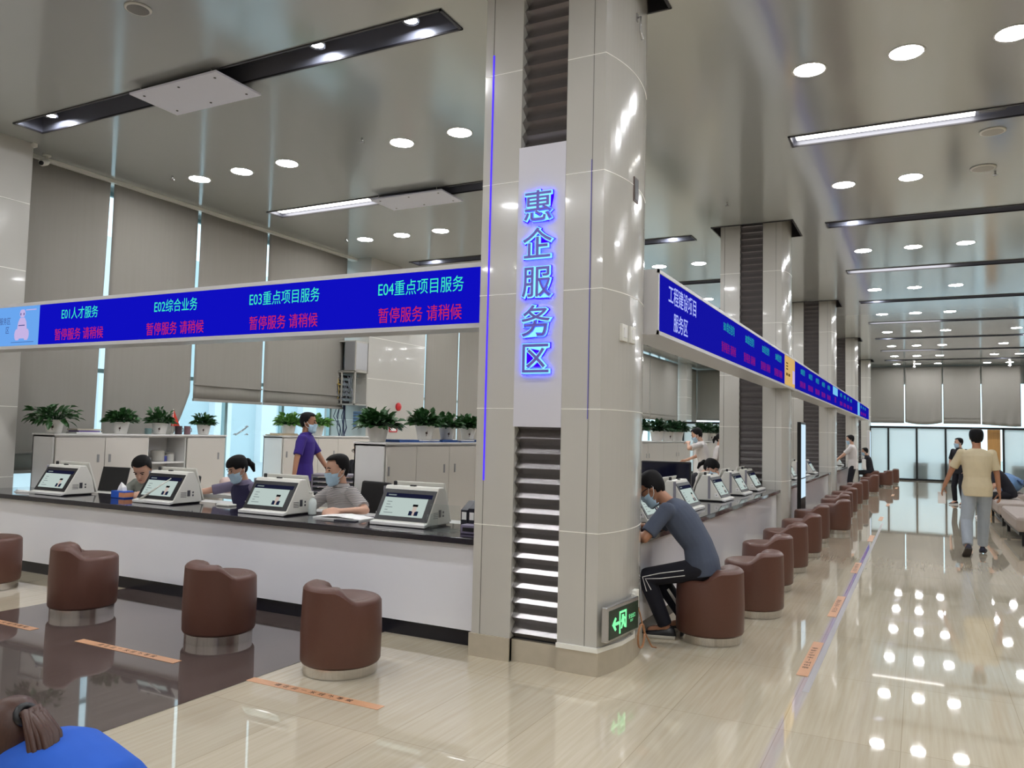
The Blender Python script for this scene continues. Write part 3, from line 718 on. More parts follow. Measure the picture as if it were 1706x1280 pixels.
# ------------------------------------------------------------------ stools
def make_stool():
    t = thing('leather_stool', 'x', 'stool')
    n = 56; R = .262; zs = .485; hb = .088
    def top(th):              # back rises on the local +y side
        c = math.sin(th); s = min(1, max(0, (c + .05) / .62)); s = s * s * (3 - 2 * s)
        return zs + hb * s
    rings = []
    def ring(rf): rings.append([Vector(rf(2 * math.pi * k / n)) for k in range(n)])
    def pt(th, r, z): return (r * math.cos(th), r * math.sin(th), z)
    ring(lambda th: pt(th, R - .03, .065)); ring(lambda th: pt(th, R - .008, .07)); ring(lambda th: pt(th, R, .085)); ring(lambda th: pt(th, R + .004, .28))
    for k in range(1, 5):
        a = k / 4 * math.pi / 2
        ring(lambda th, a=a: pt(th, R - .045 + .045 * math.cos(a), top(th) - .045 + .045 * math.sin(a)))
    def lift(th): return top(th) - zs
    ring(lambda th: pt(th, R - .075 - .03 * min(1, lift(th) / .05), top(th) - .003))
    for k in range(1, 4):
        a = k / 3 * math.pi / 2
        ring(lambda th, a=a: pt(th, R - .08 - (.03 + .06 * math.sin(a)) * min(1, lift(th) / .05) - .001 * k, top(th) - (lift(th) * (1 - math.cos(a)))))
    ring(lambda th: pt(th, .10, zs + .004)); ring(lambda th: pt(th, .03, zs + .006))
    A = MB(); A.loft(rings)
    me_faces = list(A.f); seat = MB(); back = MB()
    seat.v = list(A.v); back.v = list(A.v)
    for f in me_faces:
        cz = sum(A.v[i][2] for i in f) / len(f); cx = sum(A.v[i][0] for i in f) / len(f); cy = sum(A.v[i][1] for i in f) / len(f)
        th = math.atan2(cy, cx); ri = f[0] // n
        isb = len(f) == 4 and 4 <= ri <= 11 and lift(th) > .012 and ri < 12
        q = back if isb else seat; q.f.append(f); q.m.append(0)
    for q, nm in ((seat, 'seat'), (back, 'backrest')):
        used = sorted({i for f in q.f for i in f}); mp = {i: k for k, i in enumerate(used)}
        q.v = [A.v[i] for i in used]; q.f = [tuple(mp[i] for i in f) for f in q.f]
        q.build(nm, mLEATH, t, smooth=True)
    MB().lathe([(R - .022, 0), (R - .018, .002), (R - .018, .064), (R - .03, .066)], 48).build('steel_base', mSTEEL, t, smooth='auto')
    return t
stool = make_stool()
SE = [(-3.43, 4.24, 'brown leather stool nearest the front pillar, on beige tile', -30), (-4.71, 4.38, 'brown leather stool second from the front pillar, on the dark floor band', -18), (-6.29, 4.36, 'brown leather stool at the left of the dark floor band', -34), (-7.93, 4.52, 'brown leather stool cut off by the left picture edge', -30)]
ft = True
for x, y, lab, dz in SE:
    rz = R_(180 + dz)
    if ft: stool.location = (x, y, 0); stool.rotation_euler.z = rz; stool['label'] = lab; stool['group'] = 'stools at the front counter'; ft = False
    else: dup(stool, (x, y, 0), rz, lab, 'stools at the front counter')
SR = [(-1.49, 6.38, -90, 'brown leather stool under the man writing at the counter'), (-1.36, 7.53, -92, 'brown leather stool right behind the seated man'), (-1.46, 8.87, -88, 'third brown leather stool along the aisle from the seated man'), (-1.47, 10.2, -95, 'fourth brown leather stool along the aisle from the seated man'), (-1.46, 11.6, -85, 'fifth brown leather stool along the aisle, near the second pillar'),
      (-1.52, 13.3, -90, 'brown leather stool in front of the black totem'), (-1.32, 14.8, -90, 'brown leather stool just past the black totem'), (-1.43, 16.2, -90, 'second brown stool past the black totem'), (-1.45, 17.1, -90, 'third brown stool past the black totem'), (-1.46, 18.6, -90, 'fourth brown stool past the black totem'), (-1.50, 21.0, -90, 'brown stool before the standing white-shirted man'), (-1.45, 22.6, -90, 'brown stool beside the standing white-shirted man'), (-1.36, 26.2, -90, 'brown stool beyond the standing white-shirted man'), (-1.5, 29.8, -90, 'brown stool under the person in black'), (-1.1, 30.6, -90, 'brown stool near the end, right of the person in black'), (-.95, 32.6, -90, 'farthest brown stool before the frosted partition')]
for x, y, rz, lab in SR: dup(stool, (x, y, 0), R_(rz), lab, 'stools along the aisle')

# ------------------------------------------------------------------ floor tapes
def tape(lab, loc, rz, L, w, text):
    t = thing('floor_tape', lab, 'floor tape', loc, rz, 'orange distance tapes')
    MB().box(-L / 2, L / 2, -w / 2, w / 2, 0, .0015).build('strip', mORANGE, t)
    if text: text_obj('tape_words', '  '.join('请在此一米线外等候'), w * .62, mINK, t, (0, 0, .002), 'up', sx=1.0, extrude=.0004, offset=.012)
tape('orange printed tape on the beige tile before the nearest stool', (-3.27, 3.79, .001), 0, 1.02, .072, True)
tape('orange printed tape on the dark floor band', (-4.97, 3.795, .003), 0, 1.04, .072, True)
tape('orange printed tape at the left edge on the dark floor band', (-6.45, 3.81, .003), 0, .8, .072, True)
for y, L, lab in ((6.25, 1.0, 'orange printed tape on the aisle floor nearest the camera'), (8.3, 1.05, 'second orange printed tape along the aisle'), (10.9, .9, 'third orange tape along the aisle'), (14.3, .9, 'fourth orange tape along the aisle'), (18.0, .9, 'fifth orange tape along the aisle'), (22, .9, 'sixth orange tape along the aisle'), (26, .9, 'far orange tape along the aisle'), (30, .9, 'farthest orange tape along the aisle')):
    tape(lab, (-.72, y, .002), R_(90), L, .075, y < 12)
tag(MB().box(-.675, -.635, 5.4, 17.0, 0.0005, .0015).build('clear_tape', mTAPE), 'long strip of grey clear tape running along the aisle floor', 'floor tape')

# ------------------------------------------------------------------ cabinets
def cabinet(lab, x, y0, y1, doors, open_=None, z=1.45):
    t = thing('storage_cabinet', lab, 'cabinet', (x, y0, 0)); L = y1 - y0; d = .42
    m = MB(); m.box(-d, -.025, 0, .02, 0, z); m.box(-d, -.025, L - .02, L, 0, z); m.box(-d, -d + .015, 0, L, 0, z); m.box(-d, -.025, 0, L, 0, .06)
    m.box(-d, -.025, 0, L, z - .02, z - .001)
    m.build('carcass', mWHITE, t)
    MB().box(-d - .01, 0.004, -.01, L + .01, z - .001, z + .02).build('top_board', mWHITE, t, bev=.003)
    for (a, b, hy) in doors:
        dr = MB().box(-.022, 0, a + .004, b - .004, .07, z - .025).build('sliding_door', mCAB, t, bev=.002)
        for h in (hy if isinstance(hy, tuple) else (hy,)):
            MB().box(-.003, .004, h - .016, h + .016, 1.10, 1.20).build('recessed_handle', mGREY, dr, bev=.002)
    if open_:
        a, b = open_
        m = MB(); m.box(-d + .02, -.03, a, b, 1.06, 1.08); m.box(-d + .02, -.03, a, b, .62, .64); m.box(-d + .02, -.03, a - .01, a + .01, .06, z - .02); m.box(-d + .02, -.03, b - .01, b + .01, .06, z - .02)
        m.build('shelf', mWHITE, t)
    return t
cabinet('white cabinet with an open shelf bay behind the front counter, four plants on top', -9.2, 5.9, 8.54, [(.02, .67, .58), (.67, 1.3, .74), (1.94, 2.62, 2.5)], (1.32, 1.93), 1.436)
cabinet('white cabinet behind the man in the purple shirt', -9.2, 9.72, 12.2, [(.02, .86, .10), (.86, 1.38, 1.27), (1.38, 2.46, 2.0)], None, 1.436)
cabinet('white cabinet behind the man in the striped shirt, blue folders on top', -5.04, 6.86, 10.9, [(.02, .58, .06), (.58, 1.28, 1.17), (1.28, 1.92, 1.41), (1.92, 3.1, 2.8), (3.1, 4.02, 3.2)], None, 1.437)
cabinet('white cabinet with plants behind the workers at the aisle counter', -5.3, 15.6, 20.4, [(.02, 1.2, 1.1), (1.2, 2.4, 1.3), (2.4, 3.6, 3.5), (3.6, 4.78, 3.7)])
cabinet('white cabinet partly hidden by the second pillar', -5.3, 22.3, 26.0, [(.02, 1.2, 1.1), (1.2, 2.4, 1.3), (2.4, 3.68, 3.5)])

# ------------------------------------------------------------------ plants
def plant(lab, x, y, z, s, n, seed, spread=1.0, droop=0.0, emblem=True, lm=None, hgt=1.0, grp='potted plants on the cabinets'):
    r = random.Random(seed); t = thing('potted_plant', lab, 'plant', (x, y, z), 0, grp)
    ph = .135 * s
    MB().lathe([(.066 * s, 0), (.072 * s, .004), (.098 * s, ph), (.102 * s, ph + .002), (.102 * s, ph + .012), (.092 * s, ph + .012), (.09 * s, ph - .01)], 24).build('pot', mPOT, t, smooth='auto')
    MB().lathe([(.09 * s, ph - .012), (.05 * s, ph - .006), (.01 * s, ph - .004)], 16).build('soil', mSOIL, t)
    if emblem:
        p = t.children[0]
        m = MB(); m.ell((0, 0, 0), .012 * s, .003, .017 * s, 10); m.tube([(.004 * s, 0, .012 * s), (.014 * s, 0, .03 * s), (.026 * s, 0, .034 * s)], .004 * s, 6); m.tube([(-.002 * s, 0, -.015 * s), (-.002 * s, 0, -.034 * s)], .003 * s, 6)
        o = m.build('pot_emblem', mINK, p); o.location = (.062 * s, -.058 * s, .07 * s); o.rotation_euler.z = R_(48)
    m = MB(); st = MB()
    for k in range(int(n * 2.2)):
        a = r.uniform(0, 2 * math.pi); el = math.asin(r.uniform(.12 - .3 * droop, 1.0)) if k > 6 else r.uniform(1.0, 1.5)
        Ln = s * r.uniform(.04, .125) * (hgt * 1.15 if el > .8 else spread)
        base = Vector((math.cos(a) * .04 * s, math.sin(a) * .04 * s, ph))
        d = Vector((math.cos(a) * math.cos(el), math.sin(a) * math.cos(el), math.sin(el)))
        tip0 = base + d * Ln
        st.tube([base, base + d * Ln * .5 + Vector((0, 0, .02 * s)), tip0], [.003 * s, .0025 * s, .002 * s], 5)
        ll = s * r.uniform(.07, .11); lw = ll * r.uniform(.5, .72)
        dd = (d + Vector((r.uniform(-.4, .4), r.uniform(-.4, .4), -.05 - .8 * droop * r.random()))).normalized()
        side = dd.cross(Vector((0, 0, 1))); side = side.normalized() if side.length > .05 else Vector((1, 0, 0))
        up = side.cross(dd); side = (side + up * r.uniform(-.7, .7)).normalized(); up = side.cross(dd)
        row = []
        for q, wq in ((0, .12), (.3, .95), (.65, .8), (1.0, .04)):
            cpt = tip0 + dd * ll * q - Vector((0, 0, 1)) * ll * .25 * q * q
            row.append((cpt - side * lw * .5 * wq + up * .012 * s * wq, cpt, cpt + side * lw * .5 * wq + up * .012 * s * wq))
        for r0, r1 in zip(row, row[1:]):
            m.face([r0[0], r0[1], r1[1], r1[0]]); m.face([r0[1], r0[2], r1[2], r1[1]])
    lo = m.build('foliage', lm or mLEAF, t, smooth=True, fix=False)
    st.build('stems', mLEAF2, t)
    return t
ZT = 1.47; ZL = 1.457
plant('large trailing potted plant at the left end of the open-shelf cabinet', -9.44, 6.04, ZL, 1.14, 60, 1, 1.7, .6)
plant('bushy potted plant left of the small red flag, second on its cabinet', -9.44, 6.95, ZL, 1.08, 70, 2, 1.1)
plant('upright potted plant touching the small red flag', -9.44, 7.56, ZL, 1.08, 70, 3, .9, hgt=1.25)
plant('small potted plant at the right end of the open-shelf cabinet', -9.44, 8.32, ZL, 1.00, 60, 4, .8)
mLEAFL = mat('light_green_leaf', rgb(92, 140, 60), .4, noise=.4, nscale=9)
plant('pale green potted plant on the cabinet behind the purple-shirted man', -9.42, 10.07, ZL, 1.25, 70, 5, 1.1, .2, False, mLEAFL)
plant('potted plant half hidden behind the purple-shirted man', -9.42, 10.78, ZL, 1.25, 60, 6, 1.1, .2, False, mLEAFL)
plant('large potted plant at the end of the cabinet behind the striped-shirt man', -5.26, 7.00, ZL, 1.20, 90, 7, 1.15, .3, False)
plant('bushy potted plant on blue folders, left of three', -5.26, 7.92, ZL + .03, 1.15, 85, 8, 1.1)
plant('bushy potted plant on blue folders, middle of three', -5.26, 8.42, ZL + .03, 1.05, 80, 9, 1.0)
plant('bushy potted plant beside the front pillar, on blue folders', -5.26, 8.93, ZL + .03, 1.05, 80, 10, 1.0)
for k, (y, lab) in enumerate(((16.55, 'potted plant peeking out behind the front pillar'), (18.1, 'potted plant left of three on the aisle-side cabinet'), (18.98, 'potted plant middle of three on the aisle-side cabinet'), (19.85, 'potted plant right of three on the aisle-side cabinet'), (22.6, 'potted plant behind the phoning white-shirted man'), (23.3, 'potted plant right of the phoning white-shirted man'), (24.0, 'potted plant left of the second pillar'))):
    plant(lab, -5.5, y, ZT, 1.65, 80, 20 + k, 1.0, 0, k in (2, 5), mLEAF2)

# ------------------------------------------------------------------ network racks on the window column
t = thing('network_rack', 'grey wall box with an open door, above the open cable rack', 'network cabinet', (-10.0, 12.05, 2.72))
m = MB(); m.box(-.34, .36, .0, .38, -.02, 0.0); m.box(-.34, .36, 0, .38, .56, .58); m.box(-.34, .36, .36, .38, 0, .56); m.box(-.34, -.32, 0, .38, 0, .56); m.box(.34, .36, 0, .38, 0, .56)
m.build('box_shell', mPLASTG, t)
MB().box(.36, .365, .02, .36, .02, .54).build('side_panel', mat('grey_box_side', rgb(176, 176, 178), .4), t)
MB().box(-.30, .10, .2, .3, .08, .28).build('router', mBLACK, t)
MB().box(.10, .34, -.006, .004, 0, .56).build('door_leaf', mGREY, t)
t = thing('network_rack', 'open grey rack full of switches and tangled cables under the wall box', 'network cabinet', (-10.0, 12.05, 2.05))
m = MB()
for x in (-.36, .02, .34):
    for y in (0, .36): m.box(x, x + .025, y, y + .025, 0, .66)
for z in (0, .635): m.box(-.36, .365, 0, .385, z, z + .025)
m.build('rack_frame', mPLASTG, t)
for k in range(6):
    b = MB().box(-.32, .0, .03, .3, .04 + .1 * k, .085 + .1 * k).build('network_switch', mBLACK, t)
    m = MB()
    for q in range(7): m.box(-.30 + .04 * q, -.28 + .04 * q, .024, .03, .05 + .1 * k, .07 + .1 * k)
    m.build('port_row', mPLAST, b)
r = random.Random(4)
for nm, mm, n in (('grey_cables', mat('grey_cable', rgb(120, 122, 130), .5), 26), ('yellow_cables', mat('yellow_cable', rgb(190, 160, 60), .5), 6)):
    m = MB()
    for k in range(n):
        z0, z1 = r.uniform(.05, .6), r.uniform(.05, .6); y0 = r.uniform(-.01, .02)
        xa = r.uniform(-.3, 0) if nm[0] == 'y' or k % 2 else r.uniform(.06, .32)
        m.tube([(xa, y0, z0), (xa + r.uniform(-.08, .08), y0 - .03, (z0 + z1) / 2 - .03), (min(.33, max(-.3, xa + r.uniform(-.15, .15))), y0, z1)], .007, 5)
    m.build(nm, mm, t)
m = MB()
for k in range(9):
    x = -10.2 + r.uniform(-.05, .25); P = [(x, 12.2, 2.05)]
    for q in range(1, 7): P.append((x + r.uniform(-.06, .06), 12.2 + r.uniform(-.05, .05), 2.05 - .22 * q))
    m.tube(P, .008, 5)
P = [(-10.36, 12.1, 3.2), (-10.5, 12.05, 3.05), (-10.52, 12.05, 2.75), (-10.36, 12.05, 2.62)]; m.tube(P, .018, 7)
tag(m.build('cable_bundle', mat('dark_blue_cable', rgb(52, 56, 84), .5), smooth=True), 'loose dark cables hanging below the network rack', 'cables')
t = thing('wall_box', 'small blue grey box on the window column below the network rack', 'box', (-9.66, 12.28, 1.78))
MB().box(-.14, .14, -.05, .14, -.15, .15).build('case', mat('blue_grey_box', rgb(84, 116, 150), .5), t, bev=.01)
m = MB()
for k in range(5): m.box(-.13, .142, -.056, -.048, -.11 + .055 * k, -.095 + .055 * k)
m.build('slot_lines', mDARK, t)
t = thing('fire_alarm', 'round red fire alarm on the ivory window column', 'fire alarm', (-9.65, 13.5, 2.07), R_(90))
MB().lathe([(.085, 0), (.085, .03), (.06, .05), (.02, .056)], 24).build('bell', mRED, t, smooth=True); t.children[0].rotation_euler = (R_(90), 0, 0)
t = thing('fire_sign', 'small red and white sign low on the ivory window column', 'sign', (-9.648, 13.35, 1.6), R_(90))
MB().box(-.14, .14, -.006, .004, -.06, .06).build('plate', mRED, t); MB().box(-.10, .10, -.008, -.005, -.035, .03).build('pale_center', mPAPER, t)

# ------------------------------------------------------------------ things on the front counter
ZC = .806
def tissue(lab, loc, rz):
    t = thing('tissue_box', lab, 'tissue box', loc, rz)
    MB().box(-.11, .11, -.055, .055, 0, .075).build('box', mat('blue_tissue_box', rgb(36, 92, 200), .5), t, bev=.004)
    MB().box(.02, .112, -.0565, .0565, .012, .06).build('printed_end', mat('orange_print', rgb(220, 150, 110), .6), t)
    m = MB(); m.loft([[(-.06, -.02, .074), (.04, -.025, .074), (.04, .025, .074), (-.06, .02, .074)], [(-.05, -.01, .12), (.03, -.03, .115), (.035, .02, .118), (-.04, .02, .122)], [(-.02, -.004, .165), (.0, -.012, .155), (.004, .004, .15), (-.015, .006, .16)]])
    m.build('tissue', mPAPER, t)
tissue('blue tissue box with a tissue sticking out, between the two left terminals', (-7.55, 5.62, ZC), 0)
mSAN = mat('clear_gel_bottle', rgb(206, 214, 212), .15)
def bottle(lab, loc):
    t = thing('sanitizer_bottle', lab, 'bottle', loc, 0, 'hand sanitizer bottles')
    MB().lathe([(.034, 0), (.037, .01), (.037, .11), (.03, .135), (.014, .15), (.014, .16)], 20).build('bottle_body', mSAN, t, smooth=True)
    m = MB(); m.lathe([(.017, .155), (.017, .175), (.006, .18), (.006, .2)], 14); m.tube([(0, 0, .2), (0, 0, .207), (0, -.045, .203)], .007, 8)
    m.build('pump', mPLAST, t, smooth=True)
bottle('sanitizer pump bottle at the left of the second terminal from the left', (-7.22, 5.72, ZC))
bottle('sanitizer pump bottle right of the third terminal, before the striped-shirt man', (-4.93, 5.62, ZC))
t = thing('card_reader', 'small white card reader beside the striped-shirt man', 'card reader', (-4.78, 5.72, ZC)); MB().box(-.05, .05, -.035, .035, 0, .02).build('reader_body', mPLAST, t, bev=.005); MB().box(-.035, .045, -.03, .03, .02, .035).build('card_slot', mWHITE, t, bev=.004)
t = thing('paper_stack', 'open stack of white papers on the counter in front of the striped-shirt man', 'papers', (-4.52, 5.55, ZC), R_(4))
MB().box(-.24, .0, -.11, .12, 0, .012).face([(-.24, -.11, .013), (0, -.11, .03), (0, .12, .034), (-.24, .12, .013)]).build('left_sheets', mPAPER, t)
MB().box(.005, .25, -.11, .12, 0, .012).face([(.25, -.11, .013), (0.005, -.11, .03), (0.005, .12, .034), (.25, .12, .013)]).build('right_sheets', mPAPER, t)
MB().box(.02, .24, -.16, -.1, 0, .008).build('dark_folder', mDARK, t)
t = thing('folder_stand', 'black document boxes standing beside the front pillar', 'document holder', (-3.13, 5.6, ZC))
mBF = mat('black_folder', rgb(26, 26, 40), .4)
for k, (x, h) in enumerate(((-.13, .23), (-.06, .25), (.02, .31), (.10, .31))):
    b = MB().prism([(-.14, 0), (.14, 0), (.14, h), (-.02, h), (-.14, h * .72)], x, x + .065, 'x').build('magazine_file', mBF, t, bev=.003)
    MB().box(x + .012, x + .053, -.1425, -.14, .09, .15).build('spine_label', mPAPER, b)
t = thing('small_device', 'small grey device in front of the black document boxes', 'device', (-3.10, 5.36, ZC)); MB().box(-.07, .07, -.05, .05, 0, .07).build('device_body', mat('mauve_grey', rgb(120, 112, 136), .4), t, bev=.006); MB().box(-.05, .05, -.053, -.049, .02, .05).build('device_display', mBLACK, t)
t = thing('acrylic_holder', 'clear acrylic holder right of the last terminal on the front counter', 'holder', (-3.36, 5.42, ZC))
m = MB(); m.box(-.16, .12, -.1, .1, 0, .006); m.box(-.16, .12, -.002, .003, .006, .2); m.box(-.155, -.15, -.1, .1, .006, .12); m.build('acrylic_sheets', mACRYL, t)
t = thing('paper_sheet', 'white sheet on the left end of the front counter', 'paper', (-8.86, 5.4, ZC), R_(8)); MB().box(-.12, .1, -.06, .06, 0, .01).build('folded_sheet', mPAPER, t); MB().tube([(-.13, -.02, .014), (.08, -.03, .014)], .01, 8).build('rolled_edge', mPAPER, t, smooth=True)
t = thing('white_stylus', 'white pen lying against the screen of the second terminal', 'pen', (-7.02, 5.40, ZC)); MB().box(-.05, .1, -.02, .02, 0, .026).build('pen_dock', mPLAST, t, bev=.004); MB().tube([(.03, .0, .03), (.33, .12, .25)], [.012, .005], 8).build('pen_body', mPLAST, t, smooth=True)
tag(MB().box(-.09, .09, -.05, .05, 0, .02).build('phone_cradle', mPLAST, loc=(-6.1, 5.7, ZC), bev=.006), 'small white device before the woman in the navy vest', 'device')

# staff desk items
t = thing('laptop', 'open black laptop screen beside the tissue box', 'laptop', (-8.40, 5.98, .78), R_(8))
MB().box(-.2, .2, -.12, .14, 0, .02).build('keyboard_base', mPLAST, t, bev=.004)
MB().prism([(.13, .02), (.145, .02), (.215, .30), (.20, .30)], -.2, .2, 'x').build('display', mBLACK, t, bev=.003)
tag(MB().box(-9.1, -3.0, 5.88, 6.3, .73, .775).box(-9.1, -9.06, 5.88, 6.28, 0, .73).box(-6.1, -6.06, 5.88, 6.28, 0, .73).box(-3.04, -3.0, 5.88, 6.28, 0, .73).build('staff_desk', mWHITE), 'white staff desk behind the front counter', 'desk')
tag(MB().box(-3.08, -2.68, 5.95, 12.7, .73, .775).box(-3.06, -2.7, 6.0, 6.04, 0, .73).box(-3.06, -2.7, 12.6, 12.64, 0, .73).build('staff_desk', mWHITE), 'white staff desk behind the aisle counter', 'desk')

def office_chair(lab, loc, rz, h=1.0):
    t = thing('office_chair', lab, 'office chair', loc, rz, 'black office chairs')
    m = MB(); r1 = []
    MB().box(-.23, .23, -.22, .22, .43, .50).build('seat', mBLACK, t, bev=.03)
    MB().prism([(-.20, .52), (-.245, .75), (-.29, h), (-.25, h), (-.205, .75), (-.16, .52)], -.22, .22, 'x').build('backrest', mBLACK, t, bev=.02)
    for sx in (-1, 1): MB().tube([(sx * .24, -.1, .46), (sx * .26, -.1, .66), (sx * .26, .12, .66)], .018, 8).build('armrest', mBLACK, t, smooth=True)
    MB().tube([(0, 0, .08), (0, 0, .44)], .028, 12).build('gas_column', mGREY, t, smooth=True)
    b = MB(); cs = MB()
    for k in range(5):
        a = 2 * math.pi * k / 5; b.tube([(0, 0, .09), (.27 * math.cos(a), .27 * math.sin(a), .065)], [.028, .018], 8); cs.ell((.27 * math.cos(a), .27 * math.sin(a), .03), .03, .03, .03, 10)
    bb = b.build('star_base', mBLACK, t, smooth=True); cs.build('casters', mBLACK, bb, smooth=True)
    return t
# things behind
t = thing('file_tray', 'grey slatted document tray behind the striped-shirt man', 'file tray', (-5.75, 6.95, .79), R_(30))
m = MB(); m.box(-.26, -.245, -.15, .15, 0, .3); m.box(.245, .26, -.15, .15, 0, .3)
for k in range(6): m.box(-.25, .25, -.15, .15, .0 + .055 * k, .012 + .055 * k)
m.box(-.26, .26, -.15, .15, .285, .3)
m.build('tray_shelves', mat('mauve_tray', rgb(150, 144, 156), .4), t); MB().box(.06, .12, -.156, -.15, .08, .22).build('yellow_note', mat('yellow_paper', rgb(200, 190, 90), .7), t)
m = MB()
for k in range(5): m.box(-.23, .23, -.13, .14, .013 + .055 * k, .03 + .055 * k)
m.build('tray_papers', mDARK, t)
tag(MB().box(-8.0, -5.3, 6.75, 7.3, .74, .785).box(-7.95, -7.9, 6.8, 7.25, 0, .74).box(-5.4, -5.35, 6.8, 7.25, 0, .74).build('back_desk', mWHITE), 'white desk behind the seated staff with kettles and document tray', 'desk')
def kettle(lab, loc, body, hh):
    t = thing('kettle', lab, 'kettle', loc)
    MB().lathe([(.06, 0), (.065, .02), (.06, hh * .6), (.05, hh)], 18).build('jug', body, t, smooth=True)
    MB().lathe([(.052, hh), (.05, hh + .02), (.01, hh + .03)], 18).build('lid', mBLACK, t, smooth=True)
    MB().tube([(.055, 0, hh * .9), (.11, 0, hh * .85), (.11, 0, hh * .3), (.06, 0, hh * .2)], .01, 8).build('handle', mBLACK, t, smooth=True)
kettle('glass coffee pot on the back desk left of the purple-shirted man', (-7.25, 7.0, .786), mat('coffee_glass', rgb(90, 60, 50), .1), .14)
kettle('dark coffee jug on the back desk, right one', (-6.95, 7.05, .786), mBLACK, .12)
t = thing('rice_cooker', 'round white and pink appliance on the back desk beside the coffee pots', 'appliance', (-7.5, 7.02, .786)); MB().lathe([(.09, 0), (.1, .03), (.1, .14), (.07, .18), (.02, .19)], 24).build('cooker_body', mat('pale_pink_plastic', rgb(216, 190, 182), .4), t, smooth=True); MB().box(-.03, .03, -.105, -.09, .04, .1).build('cooker_panel', mGREY, t, bev=.004)
# cabinet top things
zt = 1.4705; zl = 1.4575
t = thing('pennant_flag', 'small red pennant flag on a stick on the open-shelf cabinet', 'flag', (-9.44, 7.77, zl)); MB().tube([(0, 0, 0), (0, 0, .36)], .006, 8).build('stick', mPLAST, t, smooth=True)
MB().loft([[(0, 0, .35), (.004, 0, .35), (.004, .01, .345), (0, .01, .345)], [(0, -.03, .12), (.004, -.03, .12), (.004, .13, .10), (0, .13, .10)]]).build('pennant', mat('red_flag_cloth', rgb(214, 62, 44), .8), t); MB().lathe([(.035, 0), (.03, .012)], 16).build('flag_base', mPLAST, t)
def mug(lab, y, m2, r_=.04, h=.11, x=-9.40):
    t = thing('mug', lab, 'mug', (x, y * 1.083, zl), 0, 'mugs on the open-shelf cabinet'); MB().lathe([(r_ * .9, 0), (r_, .01), (r_, h), (r_ * .9, h), (r_ * .85, .02)], 18).build('mug_cup', m2, t, smooth='auto'); MB().tube([(0, r_, h * .8), (0, r_ + .03, h * .7), (0, r_ + .03, h * .35), (0, r_, h * .25)], .006, 6).build('mug_handle', m2, t, smooth=True)
mug('dark mug beside the red pennant flag', 7.24, mat('dark_mug', rgb(70, 52, 58), .3), .05, .12)
mug('mauve tumbler right of the dark mug', 7.38, mat('mauve_mug', rgb(124, 92, 98), .35), .045, .12)
mug('small grey tin left of the upright plant on the open-shelf cabinet', 6.78, mat('teal_tin', rgb(110, 136, 136), .3), .045, .08)
mBK = mat('blue_folder', rgb(44, 84, 150), .5)
t = thing('book_stack', 'stack of flat books beside the trailing plant', 'books', (-9.44, 6.44, zl), R_(88))
for k, (m2, w) in enumerate(((mPAPER, .17), (mat('purple_cover', rgb(110, 90, 150), .5), .14), (mat('beige_cover', rgb(190, 180, 160), .6), .16))): MB().box(-w, w, -.11, .11, .02 * k, .018 + .02 * k).build('book', m2, t)
for k, y in enumerate((6.95, 7.36, 7.75, 8.15, 8.6)):
    tag(MB().box(-.15, .15, -.19, .19, 0, .012).box(-.14, .14, -.18, .17, .0125, .028, 1).build('folder_stack', [mBK, mPAPER if k % 2 else mBK], loc=(-5.26, y * 1.068, zl), rotz=R_(2 * k - 4)), ('blue folders beside the large plant end', 'blue folders under the left bushy plant', 'blue folders under the middle bushy plant', 'blue folders before the plant at the pillar', 'blue folders behind the front pillar')[k], 'folders', 'blue folders on the cabinet')
tag(MB().box(-.13, .13, -.28, .28, 0, .015).box(-.11, .11, -.2, .22, .0155, .035).build('folder_stack', mat('beige_folder', rgb(188, 170, 140), .6), loc=(-9.42, 9.96, zl)), 'beige folders under the pale green plant', 'folders')
# in the open shelf
for k, (y, w, h, m2, lab) in enumerate(((6.95, .09, .16, mPLASTG, 'white container on the shelf of the open cabinet, left'), (7.05, .04, .09, mat('blue_cup', rgb(70, 80, 160), .4), 'small blue cup on the shelf of the open cabinet'), (7.14, .06, .12, mPLAST, 'white cup on the shelf of the open cabinet, right'), (6.8, .05, .06, mGREY, 'low grey dish on the shelf of the open cabinet'))):
    t = thing('container', lab, 'container', (-9.42, y * 1.083, 1.081)); MB().lathe([(w * .9, 0), (w, .01), (w, h * .8), (w * .95, h * .8)], 18).build('container_body', m2, t, smooth='auto'); MB().lathe([(w * 1.03, h * .8), (w * 1.03, h * .92), (w * .5, h)], 18).build('container_lid', mPLASTG, t, smooth='auto')
# aisle workers' monitor
t = thing('monitor', 'wide black monitor behind the head of the man writing at the counter', 'monitor', (-2.90, 9.8, .776), R_(6))
MB().box(-.36, .36, -.02, .02, .12, .50).build('display', mBLACK, t, bev=.006); MB().box(-.34, .34, -.022, -.019, .14, .48).build('glossy_screen', mat('glossy_dark_screen', rgb(18, 20, 40), .06), t); MB().tube([(0, .02, 0), (0, .03, .2)], .025, 10).build('stand_neck', mBLACK, t); MB().box(-.14, .14, -.08, .12, 0, .012).build('stand_foot', mBLACK, t)

